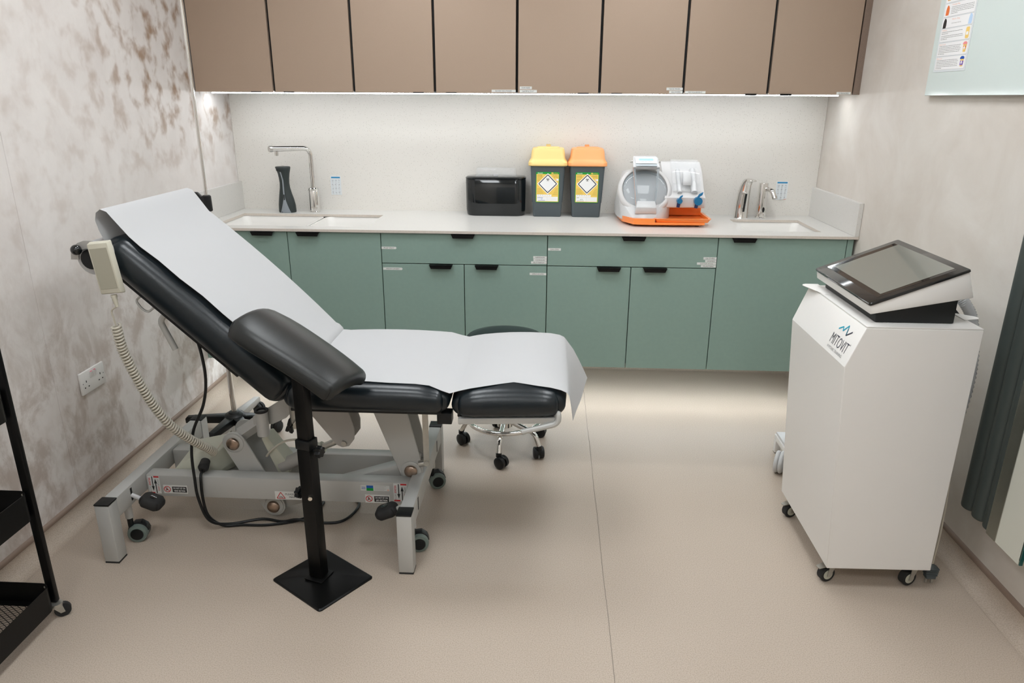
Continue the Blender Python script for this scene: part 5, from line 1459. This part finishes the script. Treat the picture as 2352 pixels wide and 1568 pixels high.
# ================================================================== ARM REST ON ITS STAND
def arm_rest():
    rz = -.62
    t = thing('arm_rest_stand', 'dark padded arm rest on a black post with a square floor plate', 'arm rest', (1.005, -2.03, 0))
    Rm = Matrix.Translation((1.010, -2.026, 0)) @ Matrix.Rotation(rz, 4, 'Z')
    mk('base_plate', MB().add(loft([[(x, y, 0) for x, y in rrect(0, 0, .124, .108, .010, 3)], [(x, y, .004) for x, y in rrect(0, 0, .124, .108, .010, 3)], [(x, y, .007) for x, y in rrect(0, 0, .120, .104, .010, 3)], [(x, y, .016) for x, y in rrect(0, 0, .030, .030, .004, 3)]]), 'black_metal', Rm), t, ang=12)
    Pm = Matrix.Translation((1.000, -2.030, 0)) @ Matrix.Rotation(-.32, 4, 'Z')
    mk('foot_flange', MB().add(box(-.034, .034, -.034, .034, .0165, .021, .004), 'black_metal', Pm), t)
    mk('outer_post', MB().add(box(-.024, .024, -.020, .020, .0215, .480, .004), 'black_metal', Pm), t)
    mk('post_collar', MB().add(box(-.026, .026, -.022, .022, .4805, .512, .003), 'black_plastic', Pm), t)
    mk('inner_post', MB().add(box(-.0205, .0205, -.0165, .0165, .5125, .748, .003), 'black_metal', Pm), t)
    mk('pad_bracket', MB().add(box(-.075, .075, -.035, .035, -.006, .006, .002), 'black_metal', Matrix.Translation((1.003, -2.026, .757)) @ Matrix.Rotation(-.40, 4, 'Z') @ Matrix.Rotation(.47, 4, 'Y')), t)
    def knob(p, d):
        d = Vector(d).normalized(); p = Vector(p)
        mb = MB().add(cyl(p, p+d*.014, .006, .006, 10), 'black_plastic')
        u, w = frame(d); prof = []
        for k in range(28):
            a = 2*math.pi*k/28; r = .0165+.0028*math.cos(7*a)
            prof.append((u*math.cos(a)+w*math.sin(a))*r)
        mb.add(loft([[p+d*.014+v for v in prof], [p+d*.028+v for v in prof], [p+d*.031+v*.8 for v in prof]]), 'black_plastic')
        return mb
    xd = Pm.to_3x3() @ Vector((1, 0, 0))
    mk('clamp_knob', knob(Vector((1.0, -2.03, .475))+xd*.0245, xd), t)
    mk('clamp_knob', knob(Vector((1.0, -2.03, .315))-xd*.0245, -xd), t)
    q = Vector((1.0, -2.03, .322))+(Pm.to_3x3() @ Vector((.012, -.0205, 0)))
    mk('steel_pin', MB().add(cyl(q, q+(Pm.to_3x3() @ Vector((.006, -.010, 0))), .0075, .0065, 12), 'bare_steel'), t)
    # pad
    yw, tl, rl = -.308, .473, -.177
    l = Vector((math.cos(yw)*math.cos(tl), math.sin(yw)*math.cos(tl), -math.sin(tl)))
    w = Vector((-math.sin(yw)*math.cos(rl), math.cos(yw)*math.cos(rl), math.sin(rl)))
    w = (w-l*w.dot(l)).normalized(); n = l.cross(w)
    M = Matrix.Identity(4)
    for i in range(3): M[i][0], M[i][1], M[i][2], M[i][3] = l[i], w[i], n[i], (1.005, -2.018, .790)[i]
    def f(x, y, z):
        wd = 1-.10*(x/.18)
        y2 = y*wd
        z2 = z-1.9*y2*y2+.004*(1-(x/.18)**2)-.006*max(0, x/.18)**3
        if x < 0: y2 *= 1-.20*(x/.18)**4
        return x, y2, z2+.012
    mk('pad', MB().add(rbox(.186, .122, .026, .022, f, rp=.022), 'grey_leather', M), t, ang=60)
arm_rest()

# ================================================================== STOOL, DRIP STAND, TROLLEY
def stool():
    cx, cy = 1.545, -1.035
    t = thing('stool', 'round black stool with chrome five-star base behind the couch foot', 'stool', (cx, cy, 0))
    mk('seat', MB().add(lathe([(.02, .450), (.155, .450), (.173, .458), (.181, .478), (.179, .502), (.165, .519), (.125, .529), (.06, .533), (.001, .534)], (cx, cy, 0), 40), 'black_leather'), t, ang=60)
    mk('seat_plate', MB().add(cyl((cx, cy, .438), (cx, cy, .4495), .10, .11, 24), 'black_metal'), t)
    mk('gas_column', MB().add(cyl((cx, cy, .30), (cx, cy, .4375), .014, .014, 16), 'chrome').add(cyl((cx, cy, .115), (cx, cy, .30), .025, .023, 20), 'chrome'), t)
    mk('hub', MB().add(lathe([(.026, .095), (.034, .100), (.034, .150), (.027, .156)], (cx, cy, 0), 24), 'chrome'), t)
    ring_ = [(cx+.160*math.cos(2*math.pi*k/48), cy+.160*math.sin(2*math.pi*k/48), .135) for k in range(48)]
    mk('foot_ring', MB().add(tube(ring_, .0105, 12, closed=True), 'chrome'), t, ang=80)
    for ang in (-94, -38, 30, 100, 176):
        a = R(ang); u = Vector((math.cos(a), math.sin(a), 0)); c0 = Vector((cx, cy, 0))
        lg = mk('leg', MB().add(tube(bend([c0+u*.030+Vector((0, 0, .130)), c0+u*.172+Vector((0, 0, .116)), c0+u*.198+Vector((0, 0, .062))], .05, 8), .0115, 12), 'chrome'), t, ang=60)
        p = c0+u*.200
        rz = a+R(140 if ang != -94 else 60)
        d = Vector((math.cos(rz), math.sin(rz), 0)); s = Vector((-d.y, d.x, 0)); c = p+d*.014; c.z = .0265
        wb = MB()
        for k in (-1, 1):
            wb.add(lathe([(.0262, -.009), (.0262, .006), (.022, .0092), (.010, .0105), (.001, .0108)], c+s*k*.0135, 22, s*k), 'black_plastic')
        wb.add(hull([c+s*q+d*u_+Vector((0, 0, z)) for q in (-.004, .004) for u_, z in ((-.028, -.002), (-.022, .022), (.0, .031), (.02, .022), (.012, .002))], .002), 'black_plastic')
        wb.add(cyl((p.x, p.y, .048), (p.x, p.y, .064), .0125, .0125, 12), 'black_plastic')
        mk('castor', wb, lg, ang=45)
stool()

def drip_stand():
    cx, cy = .272, -.962
    t = thing('drip_stand', 'slim chrome drip stand with a black star base behind the headrest', 'stand', (cx, cy, 0))
    mk('hub', MB().add(lathe([(.050, .050), (.050, .078), (.040, .090), (.028, .094), (.024, .100), (.0135, .101)], (cx, cy, 0), 28), 'black_plastic'), t)
    for ang, L_, m_ in ((186, .225, 'black_plastic'), (262, .20, 'black_plastic'), (312, .20, 'black_plastic'), (6, .215, 'black_plastic'), (86, .235, 'grey_paint')):
        a = R(ang); u = Vector((math.cos(a), math.sin(a), 0)); s = Vector((-u.y, u.x, 0)); c0 = Vector((cx, cy, 0))
        g = hull([c0+u*r+s*q*w+Vector((0, 0, z)) for q in (-1, 1) for r, w, z in ((.030, .024, .084), (.030, .022, .050), (L_-.008, .013, .079), (L_, .012, .070), (L_, .012, .048), (.05, .02, .048))], .004)
        lg = mk('leg', MB().add(g, m_), t)
        p = c0+u*(L_-.018)
        d = Vector((math.cos(a+R(70)), math.sin(a+R(70)), 0))*-1; sd = Vector((-d.y, d.x, 0)); c = p+d*.014; c.z = .0262
        wb = MB()
        for k in (-1, 1): wb.add(lathe([(.0258, -.008), (.0258, .005), (.020, .009), (.001, .0105)], c+sd*k*.012, 20, sd*k), 'black_rubber')
        wb.add(cyl((p.x, p.y, .03), (p.x, p.y, .0475), .008, .008, 10), 'zinc')
        mk('castor', wb, lg, ang=45)
    mk('lower_pole', MB().add(cyl((cx, cy, .1015), (cx, cy, 1.030), .0125, .0125, 20), 'chrome'), t)
    cl = mk('height_clamp', MB().add(lathe([(.0165, 1.0305), (.0195, 1.034), (.0185, 1.094), (.014, 1.098), (.007, 1.0985)], (cx, cy, 0), 24), 'black_plastic'), t)
    mk('clamp_lever', MB().add(hull([Vector(p) for p in ((cx-.012, cy-.012, 1.085), (cx-.012, cy+.012, 1.085), (cx-.010, cy-.012, 1.05), (cx-.010, cy+.012, 1.05), (cx-.040, cy-.012, 1.112), (cx-.040, cy+.012, 1.112), (cx-.034, cy-.011, 1.085), (cx-.034, cy+.011, 1.085))], .004).__class__ and hull([Vector(p) for p in ((cx-.012, cy-.012, 1.085), (cx-.012, cy+.012, 1.085), (cx-.010, cy-.012, 1.05), (cx-.010, cy+.012, 1.05), (cx-.040, cy-.012, 1.112), (cx-.040, cy+.012, 1.112), (cx-.034, cy-.011, 1.085), (cx-.034, cy+.011, 1.085))], .004), 'black_plastic').add(hull([Vector(p) for p in ((cx-.036, cy-.011, 1.110), (cx-.036, cy+.011, 1.110), (cx-.075, cy-.009, 1.112), (cx-.075, cy+.009, 1.112), (cx-.072, cy-.009, 1.102), (cx-.072, cy+.009, 1.102), (cx-.036, cy-.011, 1.092), (cx-.036, cy+.011, 1.092))], .003), 'black_plastic'), cl)
    mk('upper_pole', MB().add(cyl((cx, cy, 1.099), (cx, cy, 2.16), .0066, .0066, 16), 'chrome'), t)
    hk = MB()
    for s in (-1, 1): hk.add(tube(bend([(cx, cy, 2.155), (cx+s*.08, cy, 2.155), (cx+s*.08, cy, 2.19)], .02), .004, 8), 'chrome')
    mk('bag_hook', hk, t)
drip_stand()

def trolley():
    t = thing('utility_trolley', 'black metal trolley with mesh shelves at the left edge of the room', 'trolley', (.14, -2.48, 0))
    x0, x1, y0, y1 = .018, .272, -2.70, -2.252
    def tray(z0, z1, nm):
        mb = MB()
        r = .030
        for off, in ((0,),):
            o_ = rrect((x0+x1)/2, (y0+y1)/2, (x1-x0)/2, (y1-y0)/2, r, 6); i_ = rrect((x0+x1)/2, (y0+y1)/2, (x1-x0)/2-.0018, (y1-y0)/2-.0018, r-.0018, 6)
        n = len(o_)
        vs = [Vector((x, y, z)) for z in (z0, z1) for x, y in o_]+[Vector((x, y, z)) for z in (z0, z1) for x, y in i_]
        fs = []
        for k in range(n):
            j = (k+1) % n
            fs += [(k, j, n+j, n+k), (2*n+j, 2*n+k, 3*n+k, 3*n+j), (n+k, n+j, 3*n+j, 3*n+k), (k, 2*n+k, 2*n+j, j)]
        mb.add(fixn((vs, fs)), 'black_metal')
        # inner flange that carries the mesh
        f0 = rrect((x0+x1)/2, (y0+y1)/2, (x1-x0)/2-.0018, (y1-y0)/2-.0018, r-.0018, 6); f1 = rrect((x0+x1)/2, (y0+y1)/2, (x1-x0)/2-.022, (y1-y0)/2-.022, .012, 6)
        zf = z0+.012
        vs = [Vector((x, y, zf)) for x, y in f0]+[Vector((x, y, zf)) for x, y in f1]
        mb.add((vs, [(k, (k+1) % n, n+(k+1) % n, n+k) for k in range(n)]), 'black_metal')
        s = mk(nm, mb, t)
        ms = MB(); p = .0125
        xa, xb, ya, yb = x0+.018, x1-.018, y0+.018, y1-.018
        def clip(c, sl):      # line y = sl*x + c within the rectangle
            pts = []
            for x in (xa, xb):
                y = sl*x+c
                if ya <= y <= yb: pts.append((x, y))
            for y in (ya, yb):
                x = (y-c)/sl
                if xa < x < xb: pts.append((x, y))
            return pts[:2] if len(pts) >= 2 else None
        for sl in (.62, -.62):
            c = -4.
            while c < 0:
                q = clip(c, sl)
                if q and math.dist(*q) > .004: ms.add(line2(q[0], q[1], .0021, zf+.001), 'black_metal')
                c += p*1.1
        mk('mesh_bottom', ms, s)
        rv = MB()
        for yv in (y0+.02, y1-.020):
            for xv in (x0+.022, x1-.022):
                yy = y1-.0019 if yv > -2.5 else y0+.0019; dy = -.0015 if yv > -2.5 else .0015
                rv.add(cyl((xv, yy, z1-.012), (xv, yy+dy, z1-.012), .0045, .004, 10), 'zinc')
        mk('screw_head', rv, s)
        return s
    tray(.042, .122, 'shelf'); tray(.350, .434, 'shelf'); tray(.660, .745, 'shelf')
    for x in (x0+.020, x1-.013):
        for y in (y0-.0095, y1+.0095):
            mk('post', MB().add(box(x-.0125, x+.0125, y-.0085, y+.0085, .052, .86, .004), 'black_metal'), t)
    for y in (y0-.0095, y1+.0095):
        mk('push_handle', MB().add(tube(bend([(x0+.020, y, .861), (x0+.020, y, .90), (x1-.013, y, .90), (x1-.013, y, .861)], .03), .008, 10), 'black_metal'), t)
    for x in (x0+.020, x1-.004):
        for y in (y0-.004, y1+.004):
            br, wh = MB(), MB()
            castor(br, wh, x, y, .0225, .0505, R(35), w=.014, hub='black_rubber')
            c_ = mk('castor', br, t); mk('wheel', wh, c_)
trolley()
